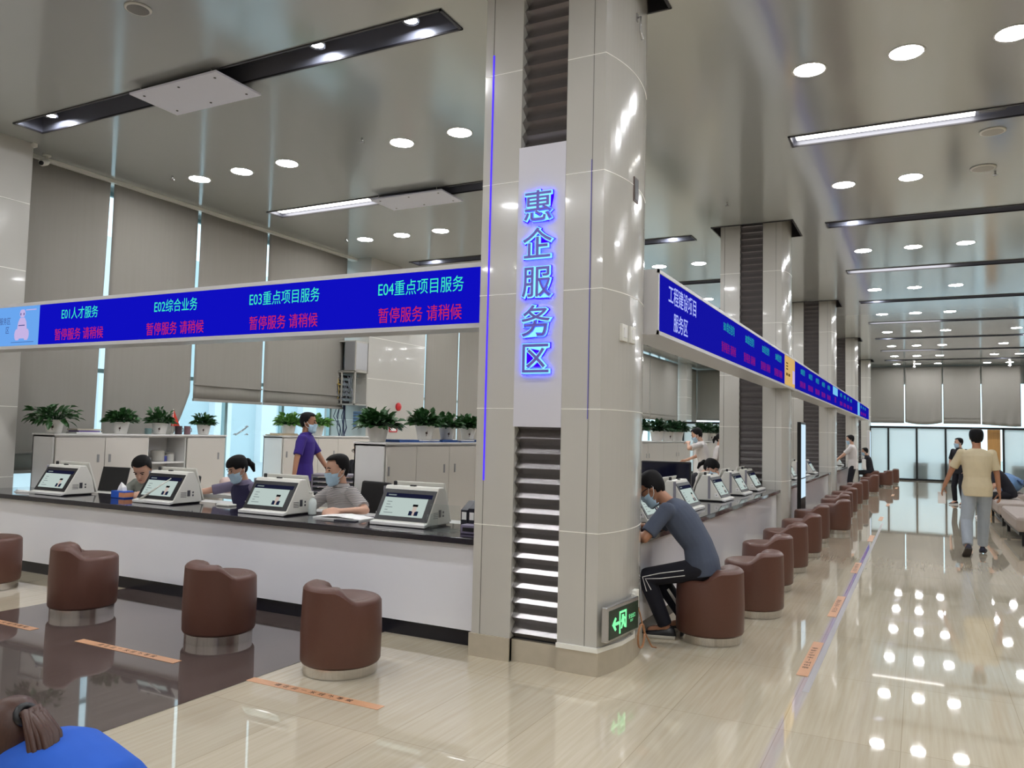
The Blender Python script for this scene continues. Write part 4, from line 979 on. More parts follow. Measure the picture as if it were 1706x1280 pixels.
# ------------------------------------------------------------------ totem
t = thing('display_totem', 'tall slim black display totem standing before the counter past the second pillar', 'display totem', (-1.78, 14.14, 0))
MB().box(-.03, .03, -.3, .3, .06, 1.88).build('totem_case', mBLKMET, t, bev=.006)
MB().box(.0305, .034, -.27, .27, .95, 1.84).build('totem_screen', emit('white_blue_screen', (.65, .85, 1, 1), 1.0), t); MB().box(.0305, .034, -.27, .27, .62, .93).build('totem_screen', MATS['white_blue_screen'], t)
MB().box(-.22, .16, -.34, .34, 0, .06).build('totem_base', mBLKMET, t, bev=.006)
t = thing('display_totem', 'distant slim white-edged totem beside the person in black', 'display totem', (-1.62, 30.9, 0)); MB().box(-.05, .05, -.3, .3, .05, 1.95).build('totem_case', mWHITE, t, bev=.006); MB().box(.05, .054, -.26, .26, .4, 1.9).build('totem_screen', MATS['white_blue_screen'], t); MB().box(-.25, .25, -.34, .34, 0, .05).build('totem_base', mBLKMET, t)

# ------------------------------------------------------------------ benches on the right
def bench(lab, loc, L, rz=0):
    t = thing('upholstered_bench', lab, 'bench', loc, rz, 'grey benches')
    MB().box(0, L, -.28, .28, .22, .45).build('seat_block', mBENCH, t, bev=.05)
    f = MB(); f.box(.04, L - .04, -.24, .24, .17, .22); f.build('black_underframe', mBLKMET, t)
    for x in (.1, L - .16):
        for y in (-.2, .15): MB().box(x, x + .05, y, y + .05, 0, .18).build('leg', mBLKMET, t)
    return t
bench('grey upholstered bench nearest on the right, cut by the picture edge', (1.61, 14.7, 0), 2.6, R_(90))
bench('grey upholstered bench further back under the seated person in dark navy', (1.61, 18.0, 0), 2.8, R_(90))
bench('grey upholstered bench behind the seated person, carrying blue bundles', (1.9, 21.2, 0), 2.4, R_(90))
def bundle(lab, loc, rz, sc):
    t = thing('cloth_bundle', lab, 'cloth bundle', loc, rz); m = MB(); rings = []
    for k in range(9):
        u = k / 8; w = .22 * (1 - (2 * u - 1) ** 6 * .5); h = .2 * (1 - (2 * u - 1) ** 4 * .6)
        rings.append([Vector(((u - .5) * 1.1, w * math.cos(a) * (1 + .1 * math.sin(3 * a + u * 7)), h + h * math.sin(a) * (1 + .08 * math.cos(2 * a + u * 9)))) * sc for a in [2 * math.pi * j / 20 for j in range(20)]])
    m.loft(rings); o = m.build('cloth', mDENIM, t, smooth=True); MB().tube([(-.2 * sc, -.2 * sc, .3 * sc), (0, -.24 * sc, .2 * sc), (.25 * sc, -.22 * sc, .28 * sc)], .02 * sc, 8).build('fold', mat('dark_denim', rgb(66, 92, 136), .85), t, smooth=True)
bundle('blue cloth bundle on the far bench, in front', (1.84, 21.75, .45), R_(75), 1.05)
bundle('darker blue cloth bundle on the far bench, further back', (1.86, 22.9, .45), R_(95), 1.05)

t = thing('glass_wall_fitting', 'chrome fitting and handle on the glass wall left of the purple-shirted man', 'metal fitting', (X0 + .17, 10.1, 1.5))
MB().tube([(0, -.14, -.06), (.03, -.1, -.03), (.03, .06, .06), (0, .12, .08)], .016, 8).build('handle_bar', mALU, t, smooth=True)
for yy, zz in ((-.14, -.06), (.12, .08), (.12, -.06)): MB().lathe([(.03, 0), (.035, .01), (.02, .03)], 14, (0, yy, zz)).build('fixing_disc', mALU, t, smooth=True)

# ------------------------------------------------------------------ people
def cloth(name, col, noise=.08): return mat(name, col, .85, noise=noise, nscale=10, bump=.25)
def striped(name, c1, c2, scale):
    m = bpy.data.materials.new(name); m.use_nodes = True; nt = m.node_tree; p = nt.nodes['Principled BSDF']; p.inputs['Roughness'].default_value = .85
    tc = nt.nodes.new('ShaderNodeTexCoord'); w = nt.nodes.new('ShaderNodeTexWave'); w.bands_direction = 'Z'; w.inputs['Scale'].default_value = scale; w.inputs['Distortion'].default_value = .6
    w.inputs['Detail Scale'].default_value = 1.5
    cr = nt.nodes.new('ShaderNodeValToRGB'); cr.color_ramp.elements[0].position = .22; cr.color_ramp.elements[1].position = .42
    cr.color_ramp.elements[0].color = c1; cr.color_ramp.elements[1].color = c2
    nt.links.new(tc.outputs['Object'], w.inputs['Vector']); nt.links.new(w.outputs['Fac'], cr.inputs[0]); nt.links.new(cr.outputs[0], p.inputs['Base Color'])
    return m
def remeshed(m, name, mt, parent, vox, smooth=4):
    o = m.build(name, mt, None)
    rm = o.modifiers.new('r', 'REMESH'); rm.mode = 'VOXEL'; rm.voxel_size = vox; rm.use_smooth_shade = True
    sm = o.modifiers.new('s', 'SMOOTH'); sm.factor = .5; sm.iterations = smooth
    dg = bpy.context.evaluated_depsgraph_get(); dg.update()
    me = bpy.data.meshes.new_from_object(o.evaluated_get(dg))
    me.materials.clear(); me.materials.append(mt)
    for p in me.polygons: p.use_smooth = True; p.material_index = 0
    old = o.data; o.modifiers.clear(); o.data = me; me.name = name; bpy.data.meshes.remove(old); o.parent = parent
    return o
def ik(a, b, l1, l2, hint):
    a = Vector(a); b = Vector(b); d = b - a; L = min(d.length, (l1 + l2) * .998); dn = d.normalized(); b = a + dn * L
    x = (l1 * l1 - l2 * l2 + L * L) / (2 * L); h = math.sqrt(max(0, l1 * l1 - x * x))
    hv = Vector(hint); hv = hv - dn * hv.dot(dn); hv = hv.normalized() if hv.length > 1e-6 else Vector((0, 0, 1))
    return a + dn * x + hv * h, b
HEAD = [(-.118, .018, .082, .03), (-.108, .034, .094, .0), (-.085, .050, .098, -.035), (-.055, .060, .096, -.062), (-.02, .068, .096, -.085), (.02, .0735, .094, -.097), (.055, .075, .092, -.100), (.085, .068, .078, -.092), (.105, .052, .054, -.070), (.118, .028, .026, -.042), (.122, .008, .0, -.016)]
def head_rings(inf, n=28):
    out = []
    for z, a, f, b in HEAD:
        yc = (f + b) / 2; d = (f - b) / 2
        out.append([Vector(((a + inf) * math.cos(2 * math.pi * k / n), yc + (d + inf) * math.sin(2 * math.pi * k / n), z + inf * (1 if z > .08 else (-1 if z < -.1 else 0)))) for k in range(n)])
    return out
def shell(rings, keep, T, cap=True):
    m = MB(); n = len(rings[0]); V = [p for r in rings for p in r]; idx = {}
    def vid(i):
        if i not in idx: idx[i] = len(m.v); m.v.append(tuple(T @ V[i]))
        return idx[i]
    for i in range(len(rings) - 1):
        for j in range(n):
            q = (i * n + j, i * n + (j + 1) % n, (i + 1) * n + (j + 1) % n, (i + 1) * n + j)
            c = sum((V[x] for x in q), Vector()) / 4
            if keep(c): m.f.append(tuple(vid(x) for x in q)); m.m.append(0)
    if cap: m.f.append(tuple(vid((len(rings) - 1) * n + j) for j in range(n))); m.m.append(0)
    return m
def person(lab, face, shirt, trous, pose='sit', at=None, head_at=None, pz=.55, lean=10, hp=15, hy=0, hands=None, feet=None, elbow=(1, -.6, -.5), H=1.70, hair='short', mask=True, sleeves=.62, longsleeve=False, vest=None, glasses=False, collar=True, shoes=None, legs=True, vox=.0075, girl=False, skin=None, hairm=None, curl=.5, baggy=1.0, loose=.010, neckfwd=0.0, headoff=(0, 0, 0), hs=1.0, bend=1.0, hairline=0.0):
    s = H / 1.70; skin = skin or mSKIN; hairm = hairm or mHAIR
    rz = R_(face); Rm = Matrix.Rotation(rz, 3, 'Z')
    d = lambda a: Vector((0, math.sin(R_(a)), math.cos(R_(a))))
    sw = .165 if girl else .18
    def spine(pz):
        P = Vector((0, 0, pz)); Wt = P + d(lean * .55 * bend) * .15 * s; Ch = Wt + d(lean * .95) * .20 * s; Nk = Ch + d(lean * 1.05) * .19 * s
        Hc = Nk + d(lean * .75 + hp * .55) * .155 * s + Vector((0, .015 + neckfwd, 0)) + Vector(headoff)
        return P, Wt, Ch, Nk, Hc
    if pose == 'stand': pz = .93 * s
    if head_at is not None:
        hc = spine(pz)[4]
        if pose != 'stand': pz = pz + head_at[2] - hc.z; hc = spine(pz)[4]
        w = Rm @ hc; at = (head_at[0] - w.x, head_at[1] - w.y)
    root = thing('person', lab, 'person', (at[0], at[1], 0), rz)
    P, Wt, Ch, Nk, Hc = spine(pz)
    def loc(wp):       # world -> local
        v = Vector(wp) - Vector((at[0], at[1], 0)); return Rm.transposed() @ v
    # frames
    def ring(c, a, b, ang, n=22, inf=0.0):
        f = Vector((0, math.cos(R_(ang)), -math.sin(R_(ang)))); X = Vector((1, 0, 0)); o = []
        for k in range(n):
            t = 2 * math.pi * k / n; cx, sy = math.cos(t), math.sin(t)
            px = math.copysign(abs(cx) ** .85, cx); py = math.copysign(abs(sy) ** .85, sy)
            o.append(c + X * (a * s + inf) * px + f * (b * s + inf) * py)
        return o
    k = .93 if girl else 1.0
    def torso(inf, low=True, neck=True, hem=0.0):
        R = []
        if low: R.append(ring(P + d(lean * .2) * (-.10) * s, .12 * k, .09, lean * .2, inf=inf))
        R.append(ring(P + d(lean * .3) * (-.05 - hem) * s, .158, .112, lean * .25, inf=inf)); R.append(ring(P + d(lean * .4) * .02 * s, .165 * k, .115, lean * .4, inf=inf))
        R.append(ring(Wt, .140 * k, .100, lean * .6, inf=inf)); R.append(ring((Wt + Ch) / 2, .150 * k, .108, lean * .8, inf=inf)); R.append(ring(Ch, .165 * k, .115, lean * .95, inf=inf))
        R.append(ring(Ch + (Nk - Ch) * .5, .172 * k, .108, lean, inf=inf)); R.append(ring(Ch + (Nk - Ch) * .76, .155 * k, .088, lean, inf=inf)); R.append(ring(Ch + (Nk - Ch) * .92, .105 * k, .068, lean, inf=inf))
        if neck: R.append(ring(Nk + (Nk - Ch).normalized() * .01, .058, .056, lean, inf=inf * .3))
        return R
    Sh = [Ch + (Nk - Ch) * .72 + Vector((sx * sw * s, 0, 0)) for sx in (-1, 1)]
    hands = hands or [None, None]
    arms = []
    for i, sx in enumerate((-1, 1)):
        tgt = hands[i]
        tgt = loc(tgt) if tgt is not None else Sh[i] + Vector((sx * .07, .04, -.50)) * s
        e, w = ik(Sh[i], tgt, .285 * s, .25 * s, (sx * elbow[0], elbow[1], elbow[2])); arms.append((Sh[i], e, w))
    Hip = [P + Vector((sx * .085 * s, 0, -.03 * s)) for sx in (-1, 1)]
    lg = []
    for i, sx in enumerate((-1, 1)):
        if feet: ft = loc(feet[i][:3])
        elif pose == 'stand': ft = Vector((sx * .1, 0, .08)) * s
        else: ft = Vector((sx * .12, .40 * s, .085))
        kn, an = ik(Hip[i], ft, .425 * s, .41 * s, (sx * .12, 1, .25 if pose != 'stand' else 0)); lg.append((Hip[i], kn, an))
    Hm = Matrix.Rotation(R_(-hy), 4, 'Z') @ Matrix.Rotation(R_(-hp), 4, 'X'); T = Matrix.Translation(Hc) @ Hm @ Matrix.Scale(s * hs, 4)
    # continuous body
    b = MB(); b.loft(torso(-.006))
    b.tube([Nk - (Nk - Ch).normalized() * .05, Nk + (T @ Vector((0, -.015, -.06)) - Nk) * .5, T @ Vector((0, -.012, -.045))], [.062 * s, .054 * s, .055 * s], 16)
    hr = head_rings(0); b.loft([[T @ p for p in r] for r in hr])
    H3 = Hm.to_3x3()
    b.tube([T @ Vector((0, .088, .025)), T @ Vector((0, .106, -.005)), T @ Vector((0, .112, -.022)), T @ Vector((0, .092, -.032))], [.008 * s, .011 * s, .014 * s, .01 * s], 10)
    for sx in (-1, 1): b.ell(T @ Vector((sx * .078, -.012, .0)), .010 * s, .02 * s, .032 * s, 12, mtx=H3)
    for i, sx in enumerate((-1, 1)):
        a, e, w = arms[i]
        b.capsule(a, e, .047 * s * k, .038 * s * k, 14); b.capsule(e, w, .038 * s * k, .026 * s * k, 14)
        fd = (w - e).normalized(); nn = Vector((-sx * .8, .1, -.6)); nn = (nn - fd * nn.dot(fd)).normalized(); sd = fd.cross(nn).normalized()
        if sd.dot(Vector((0, 1, 0))) * 1 < 0 and abs(sd.y) > .3: sd = -sd
        hl = .088 * s
        for q, o in enumerate((-.030, -.010, .010, .029)):
            K = w + fd * hl + sd * o * s; b.tube([w + sd * o * .5 * s, w + fd * hl * .55 + sd * o * s, K], [.017 * s, .015 * s, .0115 * s], 10)
            fl = (.066, .080, .085, .074)[q] * s; pts = [K]; cur = K; ang = 0
            for seg in (.45, .31, .24):
                ang += curl * (.75 + .12 * q); dv = fd * math.cos(ang) + nn * math.sin(ang); cur = cur + dv * fl * seg; pts.append(cur)
            b.tube(pts, [.0112 * s, .0102 * s, .0094 * s, .0075 * s], 8)
        tb = w + fd * .028 * s + sd * .024 * s; b.tube([tb, tb + (fd * .6 + sd * .65 + nn * .3) * .035 * s, tb + (fd * .9 + sd * .75 + nn * .6) * .062 * s, tb + (fd * 1.25 + sd * .7 + nn * .9) * .078 * s], [.015 * s, .0125 * s, .011 * s, .009 * s], 8)
        if legs:
            h_, kn, an = lg[i]; b.capsule(h_, kn, .078 * s, .052 * s, 14); b.tube([kn, kn + (an - kn) * .3, an], [.05 * s, .052 * s, .034 * s], 14)
            b.capsule(an, an + Vector((0, .12, -.035)) * s, .034 * s, .028 * s, 10)
    body = remeshed(b, 'body', skin, root, vox, 3)
    # clothing
    c = MB(); c.loft(torso(loose, low=False, hem=.03 if not pose == 'stand' else .06))
    for i, sx in enumerate((-1, 1)):
        a, e, w = arms[i]
        if longsleeve:
            c.capsule(a, e, .058 * s * k, .05 * s * k, 16); c.tube([e, e + (w - e) * .93], [.05 * s, .036 * s], 16)
        else:
            q = a + (e - a) * sleeves * 1.35; c.tube([a - (e - a) * .1, a, a + (e - a) * .4, q], [.04 * s, .062 * s * k, .061 * s * k, .062 * s * k], 18)
    for i in range(2): c.ell(arms[i][0] + (arms[i][1] - arms[i][0]) * .02, .066 * s * k, .066 * s * k, .066 * s * k, 14)
    sh = remeshed(c, 'shirt', shirt, root, max(vox, .008), 5)
    if collar:
        n_ = (Nk - Ch).normalized(); cc = MB(); X = Vector((1, 0, 0)); F = n_.cross(X) * -1
        rg = []
        for rr_, hh in ((.070, -.012), (.064, .028), (.074, .022), (.086, -.004)):
            rg.append([Nk + n_ * (hh * s - .012 * math.sin(2 * math.pi * q / 24)) + X * rr_ * s * math.cos(2 * math.pi * q / 24) + F * (rr_ * s * math.sin(2 * math.pi * q / 24)) for q in range(24)])
        cc.loft(rg, cap=False).build('collar', shirt, sh, smooth=True)
    if vest:
        v = MB(); v.loft(torso(.017, low=False, neck=False, hem=.03)); remeshed(v, 'vest', vest, root, .009, 4)
    if legs:
        t = MB(); t.loft([ring(P + d(lean * .2) * -.10 * s, .13, .095, lean * .2, inf=.008), ring(P + d(lean * .3) * -.04 * s, .162, .115, lean * .3, inf=.006), ring(P + d(lean * .4) * .05 * s, .16 * k, .112, lean * .4, inf=.004)])
        for i in range(2):
            h_, kn, an = lg[i]; q = an + (kn - an) * .04
            t.capsule(h_, kn, .092 * s * baggy, .068 * s * baggy, 16); t.tube([kn + (h_ - kn) * .1, kn, kn + (an - kn) * .35, q], [.066 * s * baggy, .068 * s * baggy, .066 * s * baggy, .056 * s * baggy], 16)
        tr = remeshed(t, 'trousers', trous, root, max(vox, .008), 5)
        for i, sx in enumerate((-1, 1)):
            an = lg[i][2]; pitch_ = feet[i][3] if feet and len(feet[i]) > 3 else 0
            dirv = Vector((0, math.cos(R_(pitch_)), -math.sin(R_(pitch_)))); upv_ = Vector((0, math.sin(R_(pitch_)), math.cos(R_(pitch_))))
            toe = Matrix.Rotation(R_(-sx * 8), 3, 'Z'); dirv = toe @ dirv; X = dirv.cross(upv_).normalized()
            m = MB(); so = MB(); rg = []; rs = []
            for yy, wd, hh in ((-.075, .024, .045), (-.06, .036, .085), (-.01, .040, .095), (.05, .043, .070), (.11, .047, .052), (.16, .042, .042), (.185, .022, .03)):
                o = an + dirv * yy * s - upv_ * .082 * s
                rg.append([o + X * wd * s * math.cos(a_) + upv_ * (.022 + max(0, math.sin(a_)) * (hh - .022) + min(0, math.sin(a_)) * .012) * s for a_ in [2 * math.pi * q / 14 for q in range(14)]])
                rs.append([o + X * (wd + .005) * s * cx_ + upv_ * cz_ * s for cx_, cz_ in ((-1, 0), (1, 0), (1.02, .024), (-1.02, .024))])
            so_ = m.loft(rg).build('shoe', (shoes or (mBLACK, mPAPER))[0], root, smooth=True); so.loft(rs).build('sole', (shoes or (mBLACK, mPAPER))[1], so_, bev=.004)
    # hair
    hr2 = head_rings(.012)
    if hair == 'short':
        keep = lambda p: p.z > .078 - hairline or (p.y < .045 and p.z > .045) or (p.y < .012 and p.z > -.015) or (p.y < -.03 and p.z > -.05) or (p.y < -.05 and p.z > -.078)
    else:
        keep = lambda p: p.z > .072 or (p.y < .055 and p.z > .03) or (p.y < .01 and p.z > -.03) or (p.y < -.03 and p.z > -.07)
    hm = shell(hr2, keep, T); ho = hm.build('hair', hairm, root, smooth=True); md = ho.modifiers.new('thick', 'SOLIDIFY'); md.thickness = .014 * s; md.offset = -.2
    sb = ho.modifiers.new('sub', 'SUBSURF'); sb.levels = 1; sb.render_levels = 1
    if hair == 'bun':
        m = MB(); m.ell(T @ Vector((0, -.125, .02)), .04 * s, .035 * s, .045 * s, 16, mtx=H3); m.tube([T @ Vector((0, -.12, .02)), T @ Vector((0, -.155, -.03)), T @ Vector((0, -.15, -.10))], [.035 * s, .032 * s, .012 * s], 12)
        m.build('hair_bun', hairm, ho, smooth=True)
    if hair == 'ponytail':
        m = MB(); 
        rq = random.Random(3)
        for q in range(34):
            ox = rq.uniform(-.026, .026); oz = rq.uniform(-.02, .02); e1 = rq.uniform(-.03, .03); e2 = rq.uniform(-.03, .01)
            m.tube([T @ Vector((ox * .4, -.10, .045 + oz * .6)), T @ Vector((ox, -.165 + oz * .5, .03 + oz)), T @ Vector((ox * 1.5 + e1 * .3, -.185 + oz, -.05)), T @ Vector((ox * 1.5 + e1 * .7, -.165 + oz, -.14 + e2)), T @ Vector((ox + e1, -.13 + oz, -.22 + e2))], [.008, .011, .011, .008, .001], 7)
        m.build('ponytail', hairm, ho, smooth=True)
        MB().tube([T @ Vector((.028 * math.cos(a_), -.118, .045 + .028 * math.sin(a_))) for a_ in [2 * math.pi * q / 14 for q in range(15)]], .012, 8).build('hair_tie', mBLACK, ho, smooth=True)
    # face
    for sx in (-1, 1):
        MB().ell(T @ Vector((sx * .031, .089, .012)), .013 * s, .006 * s, .0065 * s, 12, mtx=H3).build('eye', mEYE, root, smooth=True)
        MB().tube([T @ Vector((sx * .016, .099, .032)), T @ Vector((sx * .032, .0955, .037)), T @ Vector((sx * .050, .083, .031))], .0042 * s, 6).build('eyebrow', hairm, root, smooth=True)
    if mask:
        mk = shell(head_rings(.009), lambda p: p.y > .022 and p.z < -.005, T, cap=False); n0 = len(mk.v)
        mo = mk.build('face_mask', mMASK, root, smooth=True); md = mo.modifiers.new('thick', 'SOLIDIFY'); md.thickness = .006; md.offset = 1
        mm = MB()
        mm.loft([[T @ Vector((x_ * (1 - .0), y_, z_)) for x_, y_ in ((-.05, .082), (-.02, .108), (0, .124 if z_ > -.04 else .112), (.02, .108), (.05, .082))] for z_ in (-.098, -.06, -.03, -.006)], cap=False, closed=False).build('mask_front', mMASK, mo, smooth=True)
        for sx in (-1, 1):
            MB().tube([T @ Vector(q) for q in ((sx * .074, .03, -.02), (sx * .083, .0, .012), (sx * .083, -.03, .01), (sx * .082, -.032, -.0), (sx * .08, -.01, -.04), (sx * .066, .03, -.07))], .0028 * s, 5).build('ear_loop', mLOOP, mo, smooth=True)
    else:
        MB().ell(T @ Vector((0, .094, -.062)), .021 * s, .008 * s, .007 * s, 12, mtx=H3).build('mouth', mLIP, root, smooth=True)
    if glasses:
        g = MB()
        for sx in (-1, 1):
            g.tube([T @ Vector((sx * .033 + .025 * math.cos(a_), .108, .01 + .019 * math.sin(a_))) for a_ in [2 * math.pi * q / 16 for q in range(17)]], .0035, 6)
            g.tube([T @ Vector((sx * .058, .105, .015)), T @ Vector((sx * .083, .03, .015)), T @ Vector((sx * .084, -.02, .01))], .0035, 6)
        g.tube([T @ Vector((-.008, .112, .014)), T @ Vector((.008, .112, .014))], .0035, 6); g.build('glasses', mBLACK, root, smooth=True)
    print('PERSON', lab[:40], 'pelvis', round(pz, 3), 'at', [round(q, 2) for q in at])
    return dict(root=root, T=T, arms=arms, legs=lg, P=P, Nk=Nk, Ch=Ch, at=at, s=s)

mNAVY = cloth('navy_vest_cloth', rgb(38, 34, 68)); mLAV = cloth('lavender_shirt_cloth', rgb(128, 120, 146)); mGRS = cloth('grey_green_shirt_cloth', rgb(136, 140, 132))
mPURP = cloth('purple_polo_cloth', rgb(52, 30, 122)); mBLKC = cloth('black_cloth', rgb(24, 24, 32)); mWHC = cloth('white_shirt_cloth', rgb(212, 206, 204)); mSLATE = cloth('slate_blue_shirt_cloth', rgb(74, 82, 100))
mCREAM = cloth('cream_shirt_cloth', rgb(204, 190, 158)); mJEAN = cloth('pale_grey_jeans_cloth', rgb(160, 168, 178), .14); mNVT = cloth('black_navy_trouser_cloth', rgb(18, 18, 30)); mBLUEC = cloth('bright_blue_shirt_cloth', rgb(34, 92, 196)); mGREYT = cloth('grey_trouser_cloth', rgb(90, 92, 98))
mSTR = striped('striped_polo_cloth', rgb(104, 100, 108), rgb(204, 198, 194), 23)
mSHB = mat('navy_shoe', rgb(30, 30, 50), .6); mSOLE = mat('pale_sole', rgb(196, 190, 178), .6); mSOLD = mat('dark_sole', rgb(58, 52, 50), .7)
mHBR = mat('brown_hair', rgb(70, 42, 30), .45, noise=.35, nscale=40, stretch=(6, 6, 1))
mSKD = mat('tan_skin', rgb(172, 122, 94), .5)

# staff behind the front counter
person('seated clerk in a grey shirt looking down, between the two left terminals', 190, mGRS, mBLKC, head_at=(-7.72, 5.98, 1.09), lean=22, hp=38, hy=-22, mask=False, hands=[(-7.35, 5.78, .84), (-7.75, 5.74, .84)], legs=True, H=1.68, hs=1.14, collar=True)
office_chair('black office chair of the clerk in grey', (-7.72, 6.35, 0), R_(190))
person('seated woman in a navy vest and face mask, hair tied back', 172, mLAV, mBLKC, head_at=(-6.33, 6.05, 1.15), lean=14, hp=24, hy=8, hair='bun', girl=True, vest=mNAVY, hands=[(-5.72, 5.93, .85), (-6.86, 5.72, .86)], H=1.64, hs=1.08)
office_chair('black office chair of the woman in the vest', (-6.2, 6.5, 0), R_(165), 1.02)
person('seated man in a striped polo shirt with a light blue face mask', 160, mSTR, mBLKC, head_at=(-5.02, 6.06, 1.195), lean=8, hp=10, hy=6, hands=[(-4.72, 5.74, .84), (-5.2, 5.72, .84)], H=1.74, hs=1.1)
office_chair('black office chair of the striped-shirt man', (-5.02, 6.36, 0), R_(168), 1.06)
person('standing man in a purple polo shirt with mask, seen from the side', -62, mPURP, mNVT, pose='stand', head_at=(-7.50, 8.4, 1.6), lean=2, hp=4, H=1.74, hands=[(-7.25, 8.75, .82), (-7.38, 8.0, .84)], hs=1.05, skin=mSKD)
person('person with glasses mostly hidden at the end of the white cabinet', 175, mBLKC, mBLKC, head_at=(-7.86, 10.0, 1.255), lean=6, hp=8, glasses=True, mask=False, H=1.68)
office_chair('black office chair of the half hidden person with glasses', (-7.9, 10.3, 0), R_(175))
# aisle counter
pr_ = person('man in a slate blue shirt and glasses leaning over the counter on a brown stool', 92, mSLATE, mNVT, head_at=(-1.945, 6.30, 1.165), lean=37, hp=38, hy=0, hands=[(-2.12, 6.12, .845), (-2.16, 6.42, .845)], feet=[(-1.80, 6.23, .085), (-1.70, 6.52, .085)], elbow=(.9, -.3, -.8), glasses=True, H=1.74, hs=1.04, collar=False, skin=mSKD, bend=.75, shoes=(mBLACK, mSOLE))
# white stripes along the trousers
lg = pr_['legs'][0]; m = MB()
h_, kn, an = lg
for off in (-.02, .02):
    sv = Vector((-1, 0, 0)); dirl = (kn - h_).normalized(); up_ = dirl.cross(sv).normalized(); dl2 = (an - kn).normalized(); up2 = dl2.cross(sv).normalized()
    m.tube([h_ + (kn - h_) * .25 + sv * .083 + up_ * off, h_ + (kn - h_) * .7 + sv * .074 + up_ * off, kn + sv * .067 + (up_ + up2) * .5 * off, kn + (an - kn) * .25 + sv * .067 + up2 * off], .0035, 6)
m.build('trouser_stripes', mPAPER, pr_['root'])
lg = pr_['legs'][1]; h_, kn, an = lg; dl2 = (an - kn).normalized(); nl = Vector((-1, -.5, 0)).normalized()
MB().tube([kn + (an - kn) * .25 + nl * .062, kn + (an - kn) * .6 + nl * .061, an + (kn - an) * .1 + nl * .052], [.012, .014, .01], 6).build('trouser_stripe', mPAPER, pr_['root'])
t = thing('pen', 'pen in the hand of the man writing at the aisle counter', 'pen', (-2.19, 6.30, .812)); MB().tube([(0, .06, .0), (.03, .13, .11)], .005, 8).build('pen_barrel', mBLACK, t, smooth=True); MB().tube([(-.004, .05, -.004), (0, .06, 0)], [.001, .005], 8).build('pen_tip', mGREY, t)
tag(MB().box(-.15, .1, -.2, .2, 0, .004).build('form_sheet', mPAPER, loc=(-2.22, 6.32, .806)), 'white form under the hands of the man writing at the aisle counter', 'paper')
person('clerk in white, mostly hidden behind the black monitor', -95, mWHC, mBLKC, head_at=(-2.98, 10.4, 1.10), lean=24, hp=30, hands=[(-2.7, 10.65, .82), (-2.7, 10.25, .82)], H=1.66, hair='bun', girl=True)
office_chair('black office chair of the clerk behind the monitor', (-3.42, 10.42, 0), R_(-95))
person('clerk in a black vest over white, leaning down behind the aisle terminals', -72, mWHC, mBLKC, head_at=(-2.68, 11.45, 1.145), lean=40, hp=30, hy=20, girl=True, hair='bun', vest=mBLKC, hands=[(-2.75, 11.8, .84), (-2.6, 11.2, .84)], H=1.64, hs=1.08)
office_chair('black office chair of the clerk in the black vest', (-3.45, 11.3, 0), R_(-80))
person('standing man in a white shirt holding a phone to his ear, before the far cabinet', 96, mWHC, mGREYT, pose='stand', head_at=(-4.02, 16.0, 1.55), lean=10, hp=26, H=1.72, mask=True, hands=[(-4.15, 15.82, 1.46), (-4.3, 16.15, 1.1)], longsleeve=False, hs=1.08)
person('person in white just left of the second pillar, mostly hidden', -95, mWHC, mGREYT, pose='stand', head_at=(-3.62, 16.35, 1.5), lean=2, hp=5, H=1.62, girl=True, hair='bun')
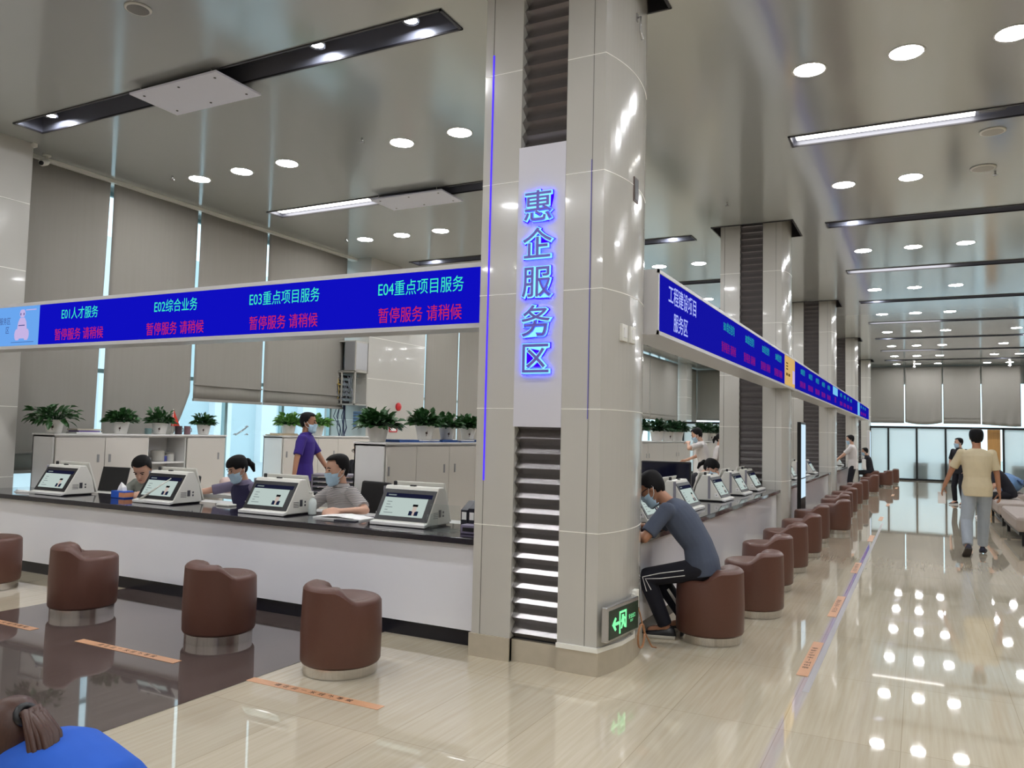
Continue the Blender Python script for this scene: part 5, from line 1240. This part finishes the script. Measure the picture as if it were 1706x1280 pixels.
# aisle
person('man in a cream T-shirt and pale jeans walking away down the aisle', 2, mCREAM, mJEAN, pose='stand', head_at=(.72, 13.15, 1.615), lean=2, hp=2, hy=-4, mask=False, H=1.745, hands=[(.30, 13.25, .93), (1.02, 13.20, .76)], feet=[(.585, 12.86, .15, 38), (.795, 13.38, .085, 0)], elbow=(.8, -.5, -.1), collar=False, skin=mSKD, shoes=(mSHB, mSOLD), baggy=1.15, loose=.026, curl=.35, vox=.0065)
tag(MB().prism([(-.005, -.12), (.005, -.12), (.012, .05), (-.012, .05)], -.05, .05, 'x').build('paper_slip', mPAPER, loc=(.28, 13.27, .82)), 'crumpled white paper in the left hand of the man in cream', 'paper')
person('man in black with a face mask walking towards the camera behind the man in cream', 140, mBLKC, mNVT, pose='stand', head_at=(.885, 23.3, 1.53), lean=1, hp=4, hy=30, H=1.66, feet=[(.98, 23.2, .085, 0), (.80, 23.5, .085, 0)], shoes=(mBLACK, mPAPER), vox=.011)
person('seated person in dark navy bent forward on the far bench', 80, mNVT, mBLKC, head_at=(1.24, 19.5, 1.12), lean=38, hp=40, mask=False, hands=[(1.25, 19.3, .55), (1.25, 19.65, .55)], feet=[(1.22, 19.3, .085), (1.22, 19.7, .085)], H=1.7, shoes=(mPAPER, mPAPER), vox=.011, collar=False)
person('man in a white shirt and black trousers standing at the far aisle counter', 90, mWHC, mNVT, pose='stand', head_at=(-1.70, 23.6, 1.53), lean=3, hp=12, H=1.68, hands=[(-2.08, 23.4, 1.0), (-2.08, 23.7, 1.0)], vox=.011)
pb = person('person in black seated at the farthest part of the aisle counter', 95, mBLKC, mBLKC, head_at=(-1.68, 29.75, 1.21), lean=14, hp=10, H=1.7, hands=[(-2.05, 29.6, .86), (-2.05, 29.9, .86)], longsleeve=True, vox=.011)
t = thing('white_bag', 'white bag on the lap of the person in black', 'bag', (-1.70, 29.52, .62)); MB().prism([(-.14, 0), (.14, 0), (.12, .34), (-.12, .34)], -.06, .06, 'x').build('bag_body', mPAPER, t, bev=.02); MB().tube([(0, -.07, .33), (0, -.06, .42), (0, .06, .42), (0, .07, .33)], .008, 8).build('bag_handle', mPAPER, t, smooth=True)
# foreground
pf = person('woman in a bright blue T-shirt bent forward, brown hair tied back, near the camera', 87, mBLUEC, mNVT, head_at=(-2.51, 1.53, .60), headoff=(-.06, -.19, .085), lean=92, hp=34, hy=0, hair='ponytail', hairm=mHBR, girl=True, mask=False, collar=False, H=1.66, vox=.0065, hands=[None, None])
bench('low bench under the woman in bright blue, below the picture', (pf['at'][0] + .05, pf['at'][1] - .5, 0), 1.0, R_(90)).scale = (1, 1, .78)
for o in S.objects:
    if o.type == 'MESH' and not o.data.materials: o.data.materials.append(mPLAST)
